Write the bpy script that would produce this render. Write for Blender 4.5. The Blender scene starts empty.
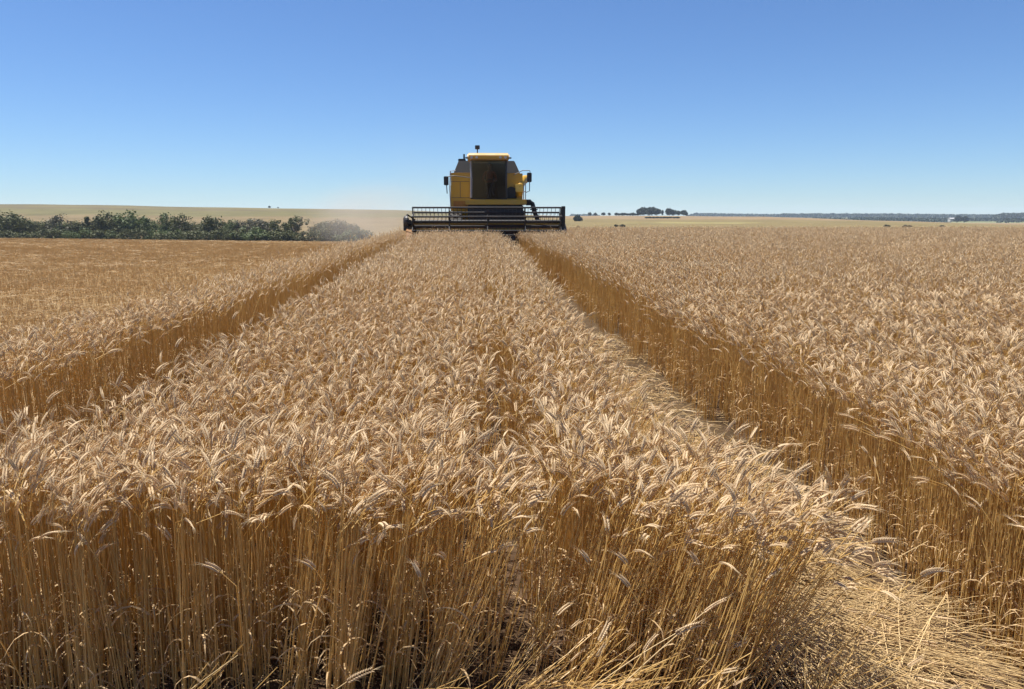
import bpy, bmesh, math, random
import numpy as np
from mathutils import Vector, Matrix, Euler, noise as mnoise

random.seed(11)
RNG = np.random.default_rng(11)
R = math.radians
scene = bpy.context.scene
col = scene.collection

# ------------------------------------------------------------------ camera
CAM_Z = 2.03
YAW = R(2.63)                      # heading turned to the right of the crop rows (+Y)
PITCH = R(9.85)
FPX = 740.0
cam_data = bpy.data.cameras.new("camera")
cam_data.sensor_width = 36.0
cam_data.lens = 36.0 * FPX / 1024.0
cam_data.clip_start = 0.05
cam_data.clip_end = 30000
cam = bpy.data.objects.new("camera", cam_data)
col.objects.link(cam)
cam.location = (0, 0, CAM_Z)
cam.rotation_euler = (R(90) - PITCH, 0, -YAW)
scene.camera = cam

# ------------------------------------------------------------------ sky, sun, exposure
SUN_EL, SUN_AZ = R(72), R(-62)     # azimuth clockwise from +Y: ahead and to the left, high
world = bpy.data.worlds.new("World")
scene.world = world
world.use_nodes = True
wn = world.node_tree.nodes
wl = world.node_tree.links
sky = wn.new("ShaderNodeTexSky")
sky.sky_type = 'NISHITA'
sky.sun_disc = False
sky.sun_elevation = SUN_EL
sky.sun_rotation = SUN_AZ
sky.altitude = 500
sky.air_density = 1.0
sky.dust_density = 0.0
sky.ozone_density = 4.0
tint = wn.new("ShaderNodeMix"); tint.data_type = 'RGBA'; tint.blend_type = 'MULTIPLY'
tint.inputs[0].default_value = 1.0
tint.inputs[7].default_value = (0.72, 0.90, 1.15, 1)       # clear deep blue southern sky
wl.new(sky.outputs[0], tint.inputs[6])
wl.new(tint.outputs[2], wn["Background"].inputs[0])
wn["Background"].inputs[1].default_value = 0.057
sun_d = bpy.data.lights.new("sun", 'SUN')
sun_d.energy = 5.0
sun_d.angle = R(0.53)
sun_d.color = (1.0, 0.95, 0.87)
sun = bpy.data.objects.new("sun", sun_d)
col.objects.link(sun)
sdir = Vector((math.sin(SUN_AZ) * math.cos(SUN_EL), math.cos(SUN_AZ) * math.cos(SUN_EL), math.sin(SUN_EL)))
sun.rotation_euler = sdir.to_track_quat('Z', 'Y').to_euler()
sun.location = (-20, 20, 40)
scene.view_settings.view_transform = 'Standard'
scene.view_settings.look = 'None'
scene.view_settings.gamma = 1.0
scene.view_settings.exposure = 0.97
scene.view_settings.use_curve_mapping = False
scene.cycles.use_denoising = True
scene.cycles.max_bounces = 8
scene.cycles.diffuse_bounces = 5
scene.cycles.transparent_max_bounces = 16
scene.cycles.volume_bounces = 1

# ------------------------------------------------------------------ view helpers (camera heading frame)
HX, HY = math.sin(YAW), math.cos(YAW)          # forward
RX, RY = math.cos(YAW), -math.sin(YAW)         # right


def depth_of(x, y):
    return x * HX + y * HY


def column_of(x, y):
    d = depth_of(x, y)
    return 512 + FPX * (x * RX + y * RY) / np.maximum(d, 0.3) if isinstance(d, np.ndarray) else 512 + FPX * (x * RX + y * RY) / max(d, 0.3)


def place(px, d):
    """ground point at heading distance d in the direction of picture column px"""
    s = (px - 512) / FPX * d
    return HX * d + RX * s, HY * d + RY * s


def sstep(a, b, v):
    t = np.clip((v - a) / (b - a), 0, 1)
    return t * t * (3 - 2 * t)


# ------------------------------------------------------------------ terrain
def near_z(x, y):
    x = np.asarray(x, float); y = np.asarray(y, float)
    yc = np.maximum(y, -40)
    u = np.clip(yc - 19.5, 0, 22.5)
    z = 0.0248 * np.minimum(yc, 19.5) + 0.0248 * u - 0.00127 * u * u
    z = z - 0.03 * np.maximum(yc - 42, 0)
    z = z + 0.012 * np.clip(-x - 4, 0, 25) * sstep(8, 34, yc)
    return z


def zy(py, d):
    return CAM_Z - (py - 216) / FPX * d


def tail(d0, z0, low):
    return [(d0, z0), (d0 * 1.12, z0 - 1.2), (max(1300, d0 * 1.4), low), (2600, -3.4), (3600, -9), (9000, -70)]


COLS = []
for px, ytop in ((-600, 203.5), (0, 204.2), (100, 205), (200, 207.2), (300, 208.6), (400, 210.2), (480, 213)):
    COLS.append((px, [(40, -0.2), (70, -1.2), (120, -3.4), (250, -6.2), (340, -6.0), (480, -1.5), (700, zy(ytop, 900) * 0.62), (900, zy(ytop, 900)), (1020, zy(ytop, 900) - 1), (1700, 4), (3600, -9), (9000, -70)]))
COLS.append((560, [(40, -0.2), (70, -0.9), (120, -2.4), (250, -3.8), (420, -3.0), (700, 0.6)] + tail(900, zy(215.9, 900), -8)))
COLS.append((600, [(40, -0.2), (70, -0.8), (120, -2.0), (260, -2.6), (420, -2.2), (700, 0.6)] + tail(950, zy(215.6, 950), -8)))
COLS.append((680, [(40, -0.2), (70, -0.8), (120, -2.0), (260, -2.6), (420, -2.2), (700, 0.5)] + tail(950, zy(215.8, 950), -8)))
COLS.append((760, [(40, -0.2), (70, -0.8), (120, -2.0), (260, -2.6), (420, -2.2), (650, 0.4)] + tail(850, zy(216.4, 850), -9)))
COLS.append((800, [(40, -0.2), (70, -0.8), (120, -2.0), (260, -2.6), (420, -2.2), (600, -0.3)] + tail(780, zy(217.6, 780), -9.4)))
COLS.append((900, [(40, -0.2), (70, -0.9), (120, -2.2), (260, -2.9), (400, -2.9), (500, -2.6)] + tail(620, zy(221, 620), -9.6)))
COLS.append((1024, [(40, -0.2), (70, -1.0), (120, -2.5), (260, -3.4), (350, -3.8), (420, -4.0)] + tail(500, zy(224.6, 500), -9.8)))
COLS.append((1700, [(40, -0.2), (70, -1.0), (120, -2.5), (260, -3.5), (350, -4.0), (420, -4.3)] + tail(470, zy(226, 470), -10)))
CPX = np.array([c[0] for c in COLS], float)


def far_z(px, d):
    px = np.clip(px, CPX[0], CPX[-1])
    vals = np.stack([np.interp(d, [p[0] for p in c[1]], [p[1] for p in c[1]]) for c in COLS])
    k = np.clip(np.searchsorted(CPX, px) - 1, 0, len(CPX) - 2)
    t = (px - CPX[k]) / (CPX[k + 1] - CPX[k])
    idx = np.arange(len(px))
    return vals[k, idx] * (1 - t) + vals[k + 1, idx] * t


def ground_z(x, y):
    x = np.atleast_1d(np.asarray(x, float)); y = np.atleast_1d(np.asarray(y, float))
    d = depth_of(x, y)
    r = np.hypot(x, y)
    dd = np.maximum(d, r * 0.35)
    w = sstep(44, 74, dd)
    return near_z(x, y) * (1 - w) + far_z(column_of(x, y), dd) * w


def gz(x, y):
    return float(ground_z(x, y)[0])


# ------------------------------------------------------------------ object helpers
def tag(o, label=None, cat=None, group=None, kind=None):
    if label: o['label'] = label
    if cat: o['category'] = cat
    if group: o['group'] = group
    if kind: o['kind'] = kind
    return o


def empty(name, loc=(0, 0, 0), rz=0.0):
    o = bpy.data.objects.new(name, None)
    o.empty_display_size = 0.2
    o.location = loc
    o.rotation_euler = (0, 0, rz)
    col.objects.link(o)
    return o


class MB:
    def __init__(s):
        s.v = []; s.f = []; s.m = []

    def add(s, verts, faces, mi=0):
        o = len(s.v)
        s.v.extend([tuple(p) for p in verts])
        s.f.extend([tuple(i + o for i in f) for f in faces])
        s.m.extend([mi] * len(faces))
        return s

    def box(s, x0, x1, y0, y1, z0, z1, mi=0):
        v = [(x0, y0, z0), (x1, y0, z0), (x1, y1, z0), (x0, y1, z0), (x0, y0, z1), (x1, y0, z1), (x1, y1, z1), (x0, y1, z1)]
        f = [(0, 3, 2, 1), (4, 5, 6, 7), (0, 1, 5, 4), (1, 2, 6, 5), (2, 3, 7, 6), (3, 0, 4, 7)]
        return s.add(v, f, mi)

    def hexa(s, lo, hi, mi=0):
        """lo and hi: four corners each, same winding (counter-clockwise from above)"""
        v = list(lo) + list(hi)
        f = [(0, 3, 2, 1), (4, 5, 6, 7), (0, 1, 5, 4), (1, 2, 6, 5), (2, 3, 7, 6), (3, 0, 4, 7)]
        return s.add(v, f, mi)

    def prism_x(s, prof, x0, x1, mi=0):
        """profile of (y, z) points extruded along x"""
        n = len(prof)
        v = [(x0, p[0], p[1]) for p in prof] + [(x1, p[0], p[1]) for p in prof]
        f = [tuple(range(n)), tuple(range(2 * n - 1, n - 1, -1))]
        f += [(i, i + n, (i + 1) % n + n, (i + 1) % n) for i in range(n)]
        return s.add(v, f, mi)

    def tube(s, pts, rad, n=8, caps=True, mi=0):
        pts = [Vector(p) for p in pts]
        if not hasattr(rad, '__len__'): rad = [rad] * len(pts)
        v = []; f = []
        a = None
        for i, p in enumerate(pts):
            t = (pts[min(i + 1, len(pts) - 1)] - pts[max(i - 1, 0)])
            t = t.normalized() if t.length > 1e-9 else Vector((0, 0, 1))
            if a is None:
                a = t.orthogonal().normalized()
            a = (a - t * a.dot(t))
            a = a.normalized() if a.length > 1e-6 else t.orthogonal().normalized()
            b = t.cross(a)
            for k in range(n):
                q = 2 * math.pi * k / n
                v.append(p + (a * math.cos(q) + b * math.sin(q)) * rad[i])
        for i in range(len(pts) - 1):
            for k in range(n):
                k2 = (k + 1) % n
                f.append((i * n + k, i * n + k2, (i + 1) * n + k2, (i + 1) * n + k))
        if caps:
            f.append(tuple(range(n - 1, -1, -1)))
            f.append(tuple((len(pts) - 1) * n + k for k in range(n)))
        return s.add(v, f, mi)

    def lathe_x(s, prof, cx, cy, cz, n=24, mi=0):
        """profile of (x offset, radius) turned about an axis along x"""
        v = []; f = []
        for (dx, r) in prof:
            for k in range(n):
                q = 2 * math.pi * k / n
                v.append((cx + dx, cy + math.cos(q) * r, cz + math.sin(q) * r))
        m = len(prof)
        for i in range(m - 1):
            for k in range(n):
                k2 = (k + 1) % n
                f.append((i * n + k, (i + 1) * n + k, (i + 1) * n + k2, i * n + k2))
        f.append(tuple(range(n))); f.append(tuple((m - 1) * n + k for k in range(n - 1, -1, -1)))
        return s.add(v, f, mi)

    def build(s, name, mats, parent=None, bevel=0.0, smooth=False, link=True):
        me = bpy.data.meshes.new(name)
        me.from_pydata(s.v, [], s.f)
        if not isinstance(mats, (list, tuple)): mats = [mats]
        for m in mats: me.materials.append(m)
        if len(mats) > 1: me.polygons.foreach_set('material_index', s.m)
        bm = bmesh.new(); bm.from_mesh(me)
        bmesh.ops.recalc_face_normals(bm, faces=bm.faces)
        if bevel > 0:
            es = [e for e in bm.edges if len(e.link_faces) == 2 and e.calc_face_angle(0) > R(35)]
            bmesh.ops.bevel(bm, geom=es, offset=bevel, segments=2, affect='EDGES', clamp_overlap=True)
        bm.to_mesh(me); bm.free()
        if smooth: me.polygons.foreach_set('use_smooth', [True] * len(me.polygons))
        me.update()
        o = bpy.data.objects.new(name, me)
        if link: col.objects.link(o)
        if parent: o.parent = parent
        return o


# ------------------------------------------------------------------ materials
def nodes_of(name):
    m = bpy.data.materials.new(name)
    m.use_nodes = True
    nt = m.node_tree
    nt.nodes.clear()
    out = nt.nodes.new('ShaderNodeOutputMaterial')
    return m, nt, out


def paint(name, c, rough=0.5, metal=0.0, dirt=(0.30, 0.22, 0.13), amount=0.35, scale=2.2, spec=0.5):
    m, nt, out = nodes_of(name)
    p = nt.nodes.new('ShaderNodeBsdfPrincipled')
    tc = nt.nodes.new('ShaderNodeTexCoord')
    n1 = nt.nodes.new('ShaderNodeTexNoise'); n1.inputs['Scale'].default_value = scale; n1.inputs['Detail'].default_value = 7; n1.inputs['Roughness'].default_value = 0.65
    rmp = nt.nodes.new('ShaderNodeMapRange'); rmp.inputs['From Min'].default_value = 0.40; rmp.inputs['From Max'].default_value = 0.72; rmp.inputs['To Max'].default_value = amount
    mix = nt.nodes.new('ShaderNodeMix'); mix.data_type = 'RGBA'
    mix.inputs[6].default_value = (*c, 1); mix.inputs[7].default_value = (*dirt, 1)
    nt.links.new(tc.outputs['Object'], n1.inputs['Vector'])
    nt.links.new(n1.outputs['Fac'], rmp.inputs['Value'])
    nt.links.new(rmp.outputs[0], mix.inputs[0])
    nt.links.new(mix.outputs[2], p.inputs['Base Color'])
    rr = nt.nodes.new('ShaderNodeMapRange'); rr.inputs['To Min'].default_value = rough * 0.8; rr.inputs['To Max'].default_value = min(1, rough * 1.35)
    nt.links.new(n1.outputs['Fac'], rr.inputs['Value']); nt.links.new(rr.outputs[0], p.inputs['Roughness'])
    p.inputs['Metallic'].default_value = metal
    p.inputs['Specular IOR Level'].default_value = spec
    nt.links.new(p.outputs[0], out.inputs[0])
    return m


def plant(name, c0, c1, trans=0.3, rough=0.6, scale=14.0, spec=0.25):
    """dry or green plant tissue: colour varies from plant to plant and along it; some light passes through"""
    m, nt, out = nodes_of(name)
    oi = nt.nodes.new('ShaderNodeObjectInfo')
    tc = nt.nodes.new('ShaderNodeTexCoord')
    ns = nt.nodes.new('ShaderNodeTexNoise'); ns.inputs['Scale'].default_value = scale; ns.inputs['Detail'].default_value = 3
    nt.links.new(tc.outputs['Object'], ns.inputs['Vector'])
    ad = nt.nodes.new('ShaderNodeMath'); ad.operation = 'ADD'
    sc = nt.nodes.new('ShaderNodeMath'); sc.operation = 'MULTIPLY'; sc.inputs[1].default_value = 0.55
    ge = nt.nodes.new('ShaderNodeNewGeometry')
    av = nt.nodes.new('ShaderNodeMath'); av.operation = 'MULTIPLY_ADD'; av.inputs[1].default_value = 0.65
    hv = nt.nodes.new('ShaderNodeMath'); hv.operation = 'MULTIPLY'; hv.inputs[1].default_value = 0.35
    nt.links.new(oi.outputs['Random'], hv.inputs[0])
    nt.links.new(ge.outputs['Random Per Island'], av.inputs[0]); nt.links.new(hv.outputs[0], av.inputs[2])
    nt.links.new(av.outputs[0], sc.inputs[0])
    mr = nt.nodes.new('ShaderNodeMapRange'); mr.inputs['From Min'].default_value = 0.3; mr.inputs['From Max'].default_value = 0.7; mr.inputs['To Max'].default_value = 0.45
    nt.links.new(ns.outputs['Fac'], mr.inputs['Value'])
    nt.links.new(sc.outputs[0], ad.inputs[0]); nt.links.new(mr.outputs[0], ad.inputs[1])
    mx = nt.nodes.new('ShaderNodeMix'); mx.data_type = 'RGBA'
    mx.inputs[6].default_value = (*c0, 1); mx.inputs[7].default_value = (*c1, 1)
    nt.links.new(ad.outputs[0], mx.inputs[0])
    p = nt.nodes.new('ShaderNodeBsdfPrincipled')
    p.inputs['Roughness'].default_value = rough; p.inputs['Specular IOR Level'].default_value = spec
    nt.links.new(mx.outputs[2], p.inputs['Base Color'])
    if trans > 0:
        t = nt.nodes.new('ShaderNodeBsdfTranslucent')
        nt.links.new(mx.outputs[2], t.inputs['Color'])
        ms = nt.nodes.new('ShaderNodeMixShader'); ms.inputs[0].default_value = trans
        nt.links.new(p.outputs[0], ms.inputs[1]); nt.links.new(t.outputs[0], ms.inputs[2])
        nt.links.new(ms.outputs[0], out.inputs[0])
    else:
        nt.links.new(p.outputs[0], out.inputs[0])
    return m


M_STEM = plant('wheat_stem', (0.48, 0.285, 0.068), (0.88, 0.645, 0.27), trans=0.38, rough=0.42, spec=0.5)
M_EAR = plant('wheat_ear', (0.58, 0.43, 0.25), (0.86, 0.69, 0.45), trans=0.40, scale=30)
M_AWN = plant('wheat_awn', (0.64, 0.49, 0.28), (0.85, 0.69, 0.45), trans=0.48, rough=0.5)
M_LEAF = plant('dry_leaf', (0.46, 0.30, 0.14), (0.66, 0.48, 0.27), trans=0.35)
M_STRAW = plant('straw', (0.46, 0.315, 0.14), (0.68, 0.50, 0.26), trans=0.15, rough=0.4, spec=0.5)
M_STUBBLE = plant('stubble_straw', (0.56, 0.37, 0.15), (0.75, 0.56, 0.28), trans=0.25)
M_GREEN = plant('green_leaf', (0.055, 0.11, 0.03), (0.10, 0.16, 0.05), trans=0.3)
M_FOL = plant('foliage', (0.052, 0.060, 0.018), (0.108, 0.112, 0.038), trans=0.18, scale=0.6)
M_FOL2 = plant('foliage_bright', (0.050, 0.074, 0.020), (0.105, 0.132, 0.042), trans=0.2, scale=0.6)
M_FOL3 = plant('foliage_grey', (0.075, 0.078, 0.050), (0.13, 0.115, 0.078), trans=0.15, scale=0.6)
M_FAR = plant('foliage_far', (0.014, 0.026, 0.013), (0.028, 0.042, 0.021), trans=0.0, scale=0.05)
M_BARK = paint('bark', (0.09, 0.07, 0.05), 0.9, amount=0.5, dirt=(0.16, 0.13, 0.10))
WHEAT = [M_STEM, M_EAR, M_AWN, M_LEAF]

# ------------------------------------------------------------------ ground sheet
def build_ground():
    na = 288
    angs = []
    front = np.linspace(-R(52), R(52), 200)
    back = np.linspace(R(52), 2 * math.pi - R(52), na - 200 + 2)[1:-1]
    angs = np.concatenate([front, back])
    na = len(angs)
    rs = np.concatenate([[0.0], np.geomspace(0.6, 9000, 190)])
    ca, sa = np.cos(angs), np.sin(angs)
    X = []; Y = []
    for r in rs[1:]:
        X.append(HX * r * ca + RX * r * sa); Y.append(HY * r * ca + RY * r * sa)
    X = np.concatenate([[0.0]] + X); Y = np.concatenate([[0.0]] + Y)
    Z = ground_z(X, Y)
    verts = np.stack([X, Y, Z], 1)
    faces = []
    for k in range(na):
        faces.append((0, 1 + (k + 1) % na, 1 + k))
    for i in range(len(rs) - 2):
        b = 1 + i * na; c = b + na
        for k in range(na):
            k2 = (k + 1) % na
            faces.append((b + k, b + k2, c + k2, c + k))
    me = bpy.data.meshes.new('ground')
    me.from_pydata(verts.tolist(), [], faces)
    # what is grown on each field (base colour of the land use)
    d = depth_of(X, Y); px = column_of(X, Y)
    wob = np.array([mnoise.noise(Vector((a * 0.004, b * 0.004, 3.1))) for a, b in zip(X, Y)])
    C = np.zeros((len(X), 4)); C[:, 3] = 1
    C[:, :3] = (0.075, 0.046, 0.026)                                        # bare soil and straw litter
    def put(mask, c): C[mask, :3] = c
    put((d < 40) & (X > 0.9) & (X < 2.3) & (Y > 4), (0.07, 0.045, 0.024))
    put((d < 62) & (X < np.interp(Y, [2, 6, 10, 17, 27, 45], [-4.0, -3.9, -3.75, -3.3, -3.0, -3.0]) - 0.1), (0.25, 0.172, 0.085))
    dd = d * (1 + 0.05 * wob)
    far = d > 60
    put(far, (0.150, 0.116, 0.050))
    put(far & (px > 540) & (dd > 560 + 0.35 * np.clip(760 - px, 0, 400)), (0.19, 0.135, 0.072))
    put(far & (px > 620) & (px < 760) & (dd > 430) & (dd < 470), (0.20, 0.17, 0.07))
    put(far & (px < 520), (0.150, 0.112, 0.056))
    put(far & (px < 520) & (dd > 560), (0.115, 0.100, 0.042))
    put(far & (px < 520) & (dd > 690) & (dd < 735), (0.112, 0.09, 0.048))
    put(far & (px < 520) & (dd > 735), (0.128, 0.106, 0.046))
    put(far & (px < 200) & (dd > 800), (0.112, 0.092, 0.043))
    put(d > 1100, (0.16, 0.16, 0.07))
    put((d > 1100) & (wob > 0.12), (0.32, 0.25, 0.13))
    ca_ = me.color_attributes.new('land_use', 'FLOAT_COLOR', 'POINT')
    ca_.data.foreach_set('color', C.ravel())
    me.polygons.foreach_set('use_smooth', [True] * len(me.polygons))
    m, nt, out = nodes_of('soil_and_fields')
    p = nt.nodes.new('ShaderNodeBsdfPrincipled'); p.inputs['Roughness'].default_value = 0.95; p.inputs['Specular IOR Level'].default_value = 0.1
    at = nt.nodes.new('ShaderNodeVertexColor'); at.layer_name = 'land_use'
    geo = nt.nodes.new('ShaderNodeNewGeometry')
    n1 = nt.nodes.new('ShaderNodeTexNoise'); n1.inputs['Scale'].default_value = 0.035; n1.inputs['Detail'].default_value = 8
    n2 = nt.nodes.new('ShaderNodeTexNoise'); n2.inputs['Scale'].default_value = 9.0; n2.inputs['Detail'].default_value = 9; n2.inputs['Roughness'].default_value = 0.7
    for n in (n1, n2): nt.links.new(geo.outputs['Position'], n.inputs['Vector'])
    def rng(n, a, b, lo, hi):
        r = nt.nodes.new('ShaderNodeMapRange'); r.inputs['From Min'].default_value = a; r.inputs['From Max'].default_value = b
        r.inputs['To Min'].default_value = lo; r.inputs['To Max'].default_value = hi
        nt.links.new(n.outputs['Fac'], r.inputs['Value']); return r
    r1 = rng(n1, 0.3, 0.7, 0.82, 1.18); r2 = rng(n2, 0.3, 0.7, 0.55, 1.45)
    mu = nt.nodes.new('ShaderNodeMath'); mu.operation = 'MULTIPLY'
    nt.links.new(r1.outputs[0], mu.inputs[0]); nt.links.new(r2.outputs[0], mu.inputs[1])
    vm = nt.nodes.new('ShaderNodeVectorMath'); vm.operation = 'SCALE'
    nt.links.new(at.outputs['Color'], vm.inputs[0]); nt.links.new(mu.outputs[0], vm.inputs['Scale'])
    nt.links.new(vm.outputs[0], p.inputs['Base Color'])
    bp = nt.nodes.new('ShaderNodeBump'); bp.inputs['Strength'].default_value = 0.7; bp.inputs['Distance'].default_value = 0.03
    nt.links.new(n2.outputs['Fac'], bp.inputs['Height']); nt.links.new(bp.outputs[0], p.inputs['Normal'])
    nt.links.new(p.outputs[0], out.inputs[0])
    me.materials.append(m)
    o = bpy.data.objects.new('ground', me)
    col.objects.link(o)
    tag(o, 'rolling farmland of bare soil under the crop and tan and olive fields beyond', 'ground', kind='structure')
    return o


build_ground()

# ------------------------------------------------------------------ wheat plants
def bent_path(L, lean, leandir, nod, noddir, neck, n=9, jit=0.0, rnd=random):
    """a stalk path: straight then curling over near the top; returns points and directions"""
    pts = [Vector((0, 0, 0))]; dirs = []
    a = Vector((math.cos(leandir), math.sin(leandir), 0)); b = Vector((math.cos(noddir), math.sin(noddir), 0))
    for i in range(n):
        t = (i + 0.5) / n
        q = max(0.0, (t - (1 - neck)) / neck)
        th = nod * q ** 1.6
        up = Vector((0, 0, 1)) + a * math.tan(lean) * (0.4 + 0.9 * t)
        dvec = up.normalized() * math.cos(th) + b * math.sin(th) + Vector((rnd.uniform(-jit, jit), rnd.uniform(-jit, jit), 0))
        dvec.normalize()
        dirs.append(dvec)
        pts.append(pts[-1] + dvec * (L / n))
    return pts, dirs


def spindle(mb, p, dvec, ln, w, mi, n=4):
    a = dvec.orthogonal().normalized(); b = dvec.cross(a)
    v = [p]
    for t, r in ((0.35, 1.0), (0.7, 0.7)):
        for k in range(n):
            q = 2 * math.pi * k / n
            v.append(p + dvec * ln * t + (a * math.cos(q) + b * math.sin(q)) * w * r)
    v.append(p + dvec * ln)
    f = []
    for k in range(n):
        k2 = (k + 1) % n
        f += [(0, 1 + k2, 1 + k), (1 + k, 1 + k2, 1 + n + k2, 1 + n + k), (1 + n + k, 1 + n + k2, 1 + 2 * n)]
    mb.add(v, f, mi)


def awn(mb, p, dvec, ln, w, droop, mi=2):
    s = dvec.orthogonal().normalized()
    s = (Matrix.Rotation(random.uniform(0, 6.28), 3, dvec) @ s)
    m = p + dvec * ln * 0.55
    e = p + dvec * ln + droop
    mb.add([p - s * w, p + s * w, m + s * w * 0.7, m - s * w * 0.7, e], [(0, 1, 2, 3), (3, 2, 4)], mi)


def ear(mb, p, dvec, noddir, detail, ln=0.088, curl=0.5):
    """a bearded wheat ear: two ranks of spikelets on a curved axis, each with an awn"""
    b = Vector((math.cos(noddir), math.sin(noddir), 0))
    ax = Vector((0, 0, 1)).cross(b)
    n = 10 if detail else 4
    q = p.copy(); dd = dvec.copy()
    side = dd.cross(Vector((random.uniform(-1, 1), random.uniform(-1, 1), 0.2))).normalized()
    for i in range(n):
        t = i / n
        dd = (Matrix.Rotation(curl / n, 3, ax) @ dd).normalized()
        q2 = q + dd * (ln / n)
        if detail:
            wv = 0.0047 * (1 - 0.45 * abs(2 * t - 0.8))
            for sg in (-1, 1):
                sd = (side * sg + dd * 1.9).normalized()
                spindle(mb, q + side * sg * 0.0022, sd, 0.0155, wv, 1, 4)
                if random.random() < 0.5:
                    ad = (dd * 2.2 + side * sg * random.uniform(0.3, 0.9) + dd.cross(side) * random.uniform(-0.5, 0.5)).normalized()
                    awn(mb, q + sd * 0.012, ad, random.uniform(0.028, 0.05), 0.00042, Vector((0, 0, -0.006)))
        else:
            for sg in (-1, 1):
                ad = (dd * 2.2 + side * sg * random.uniform(0.3, 0.9) + dd.cross(side) * random.uniform(-0.6, 0.6)).normalized()
                awn(mb, q + dd * 0.012, ad, random.uniform(0.03, 0.048), 0.0007, Vector((0, 0, -0.006)))
        q = q2
    if not detail:
        dm = (q - p)
        spindle(mb, p, dm.normalized(), dm.length + 0.008, 0.0066, 1, 5)
    for k in range(4 if detail else 2):
        ad = (dd * 2.5 + Vector((random.uniform(-1, 1), random.uniform(-1, 1), random.uniform(-1, 1))) * 0.7).normalized()
        awn(mb, q, ad, random.uniform(0.03, 0.05), 0.00042 if detail else 0.0007, Vector((0, 0, -0.004)))


def dry_leaf(mb, p, ang, ln, w, mi=3, n=5):
    dvec = Vector((math.cos(ang), math.sin(ang), random.uniform(0.4, 1.4))).normalized()
    v = []; f = []
    q = p.copy()
    tw = random.uniform(0, 3.1)
    for i in range(n + 1):
        t = i / n
        s = Vector((-math.sin(ang), math.cos(ang), 0))
        s = Matrix.Rotation(tw + t * random.uniform(0.5, 2.0), 3, dvec) @ s
        ww = w * (1 - t) ** 0.6
        v += [q - s * ww, q + s * ww]
        q = q + dvec * (ln / n)
        dvec = (dvec + Vector((random.uniform(-.25, .25), random.uniform(-.25, .25), -0.75 * (0.5 + t)))).normalized()
        if i < n: f.append((2 * i, 2 * i + 1, 2 * i + 3, 2 * i + 2))
    mb.add(v, f, mi)


def stalk(mb, ox, oy, L, lean, leandir, nod, noddir, detail, leaf=True, neck=0.28, headless=False, r=0.0027):
    n = 9 if detail else 6
    pts, dirs = bent_path(L, lean, leandir, nod, noddir, neck, n=n, jit=0.018)
    o = Vector((ox, oy, 0))
    pts = [p + o for p in pts]
    k = len(pts)
    rr = [r * (1 - 0.45 * i / (k - 1)) for i in range(k)]
    mb.tube(pts, rr, n=4 if detail else 3, caps=False, mi=0)
    if detail:                                            # the swollen nodes of the stem
        for j in (2, 4):
            mb.tube([pts[j] - dirs[j] * 0.003, pts[j], pts[j] + dirs[j] * 0.003], [r * 0.8, r * 1.45, r * 0.8], n=5, caps=False, mi=3)
    if not headless:
        ear(mb, pts[-1], dirs[-1], noddir, detail, ln=random.uniform(0.050, 0.074), curl=random.uniform(0.2, 0.9))
    if leaf:
        for j in ([random.choice([1, 2]), random.choice([3, 4])] if detail else [2]):
            if random.random() < (0.52 if detail else 0.35) and j < len(pts):
                dry_leaf(mb, pts[j], random.uniform(0, 6.28), random.uniform(0.07, 0.20), random.uniform(0.0024, 0.0052))


def proto_collection(name, objs):
    c = bpy.data.collections.new(name)
    for o in objs: c.objects.link(o)
    return c


def tuft(name, nst, width, detail, lean_sd=0.05, nodmean=1.7):
    mb = MB()
    for i in range(nst):
        oy = (i + random.uniform(0.1, 0.9)) / nst * width - width / 2
        L = random.gauss(0.85, 0.06)
        if random.random() < 0.09: L *= random.uniform(0.72, 0.92)
        nod = min(2.9, max(0.25, random.gauss(nodmean, 0.55)))
        stalk(mb, random.gauss(0, 0.038), oy, L, abs(random.gauss(0, lean_sd)) if random.random() < 0.93 else random.uniform(0.15, 0.5), random.uniform(0, 6.28), nod,
              random.gauss(0, 1.25), detail, neck=random.uniform(0.07, 0.16))
    return mb.build(name, WHEAT, link=False)


NEAR = proto_collection('near_tufts', [tuft('wheat_tuft', 6, 0.085, True) for _ in range(16)])
MID = proto_collection('mid_tufts', [tuft('wheat_tuft_mid', 6, 0.10, False) for _ in range(16)])
FARC = proto_collection('far_tufts', [tuft('wheat_tuft_far', 13, 0.24, False) for _ in range(12)])
NP, MP, FP = 16, 16, 12


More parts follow.
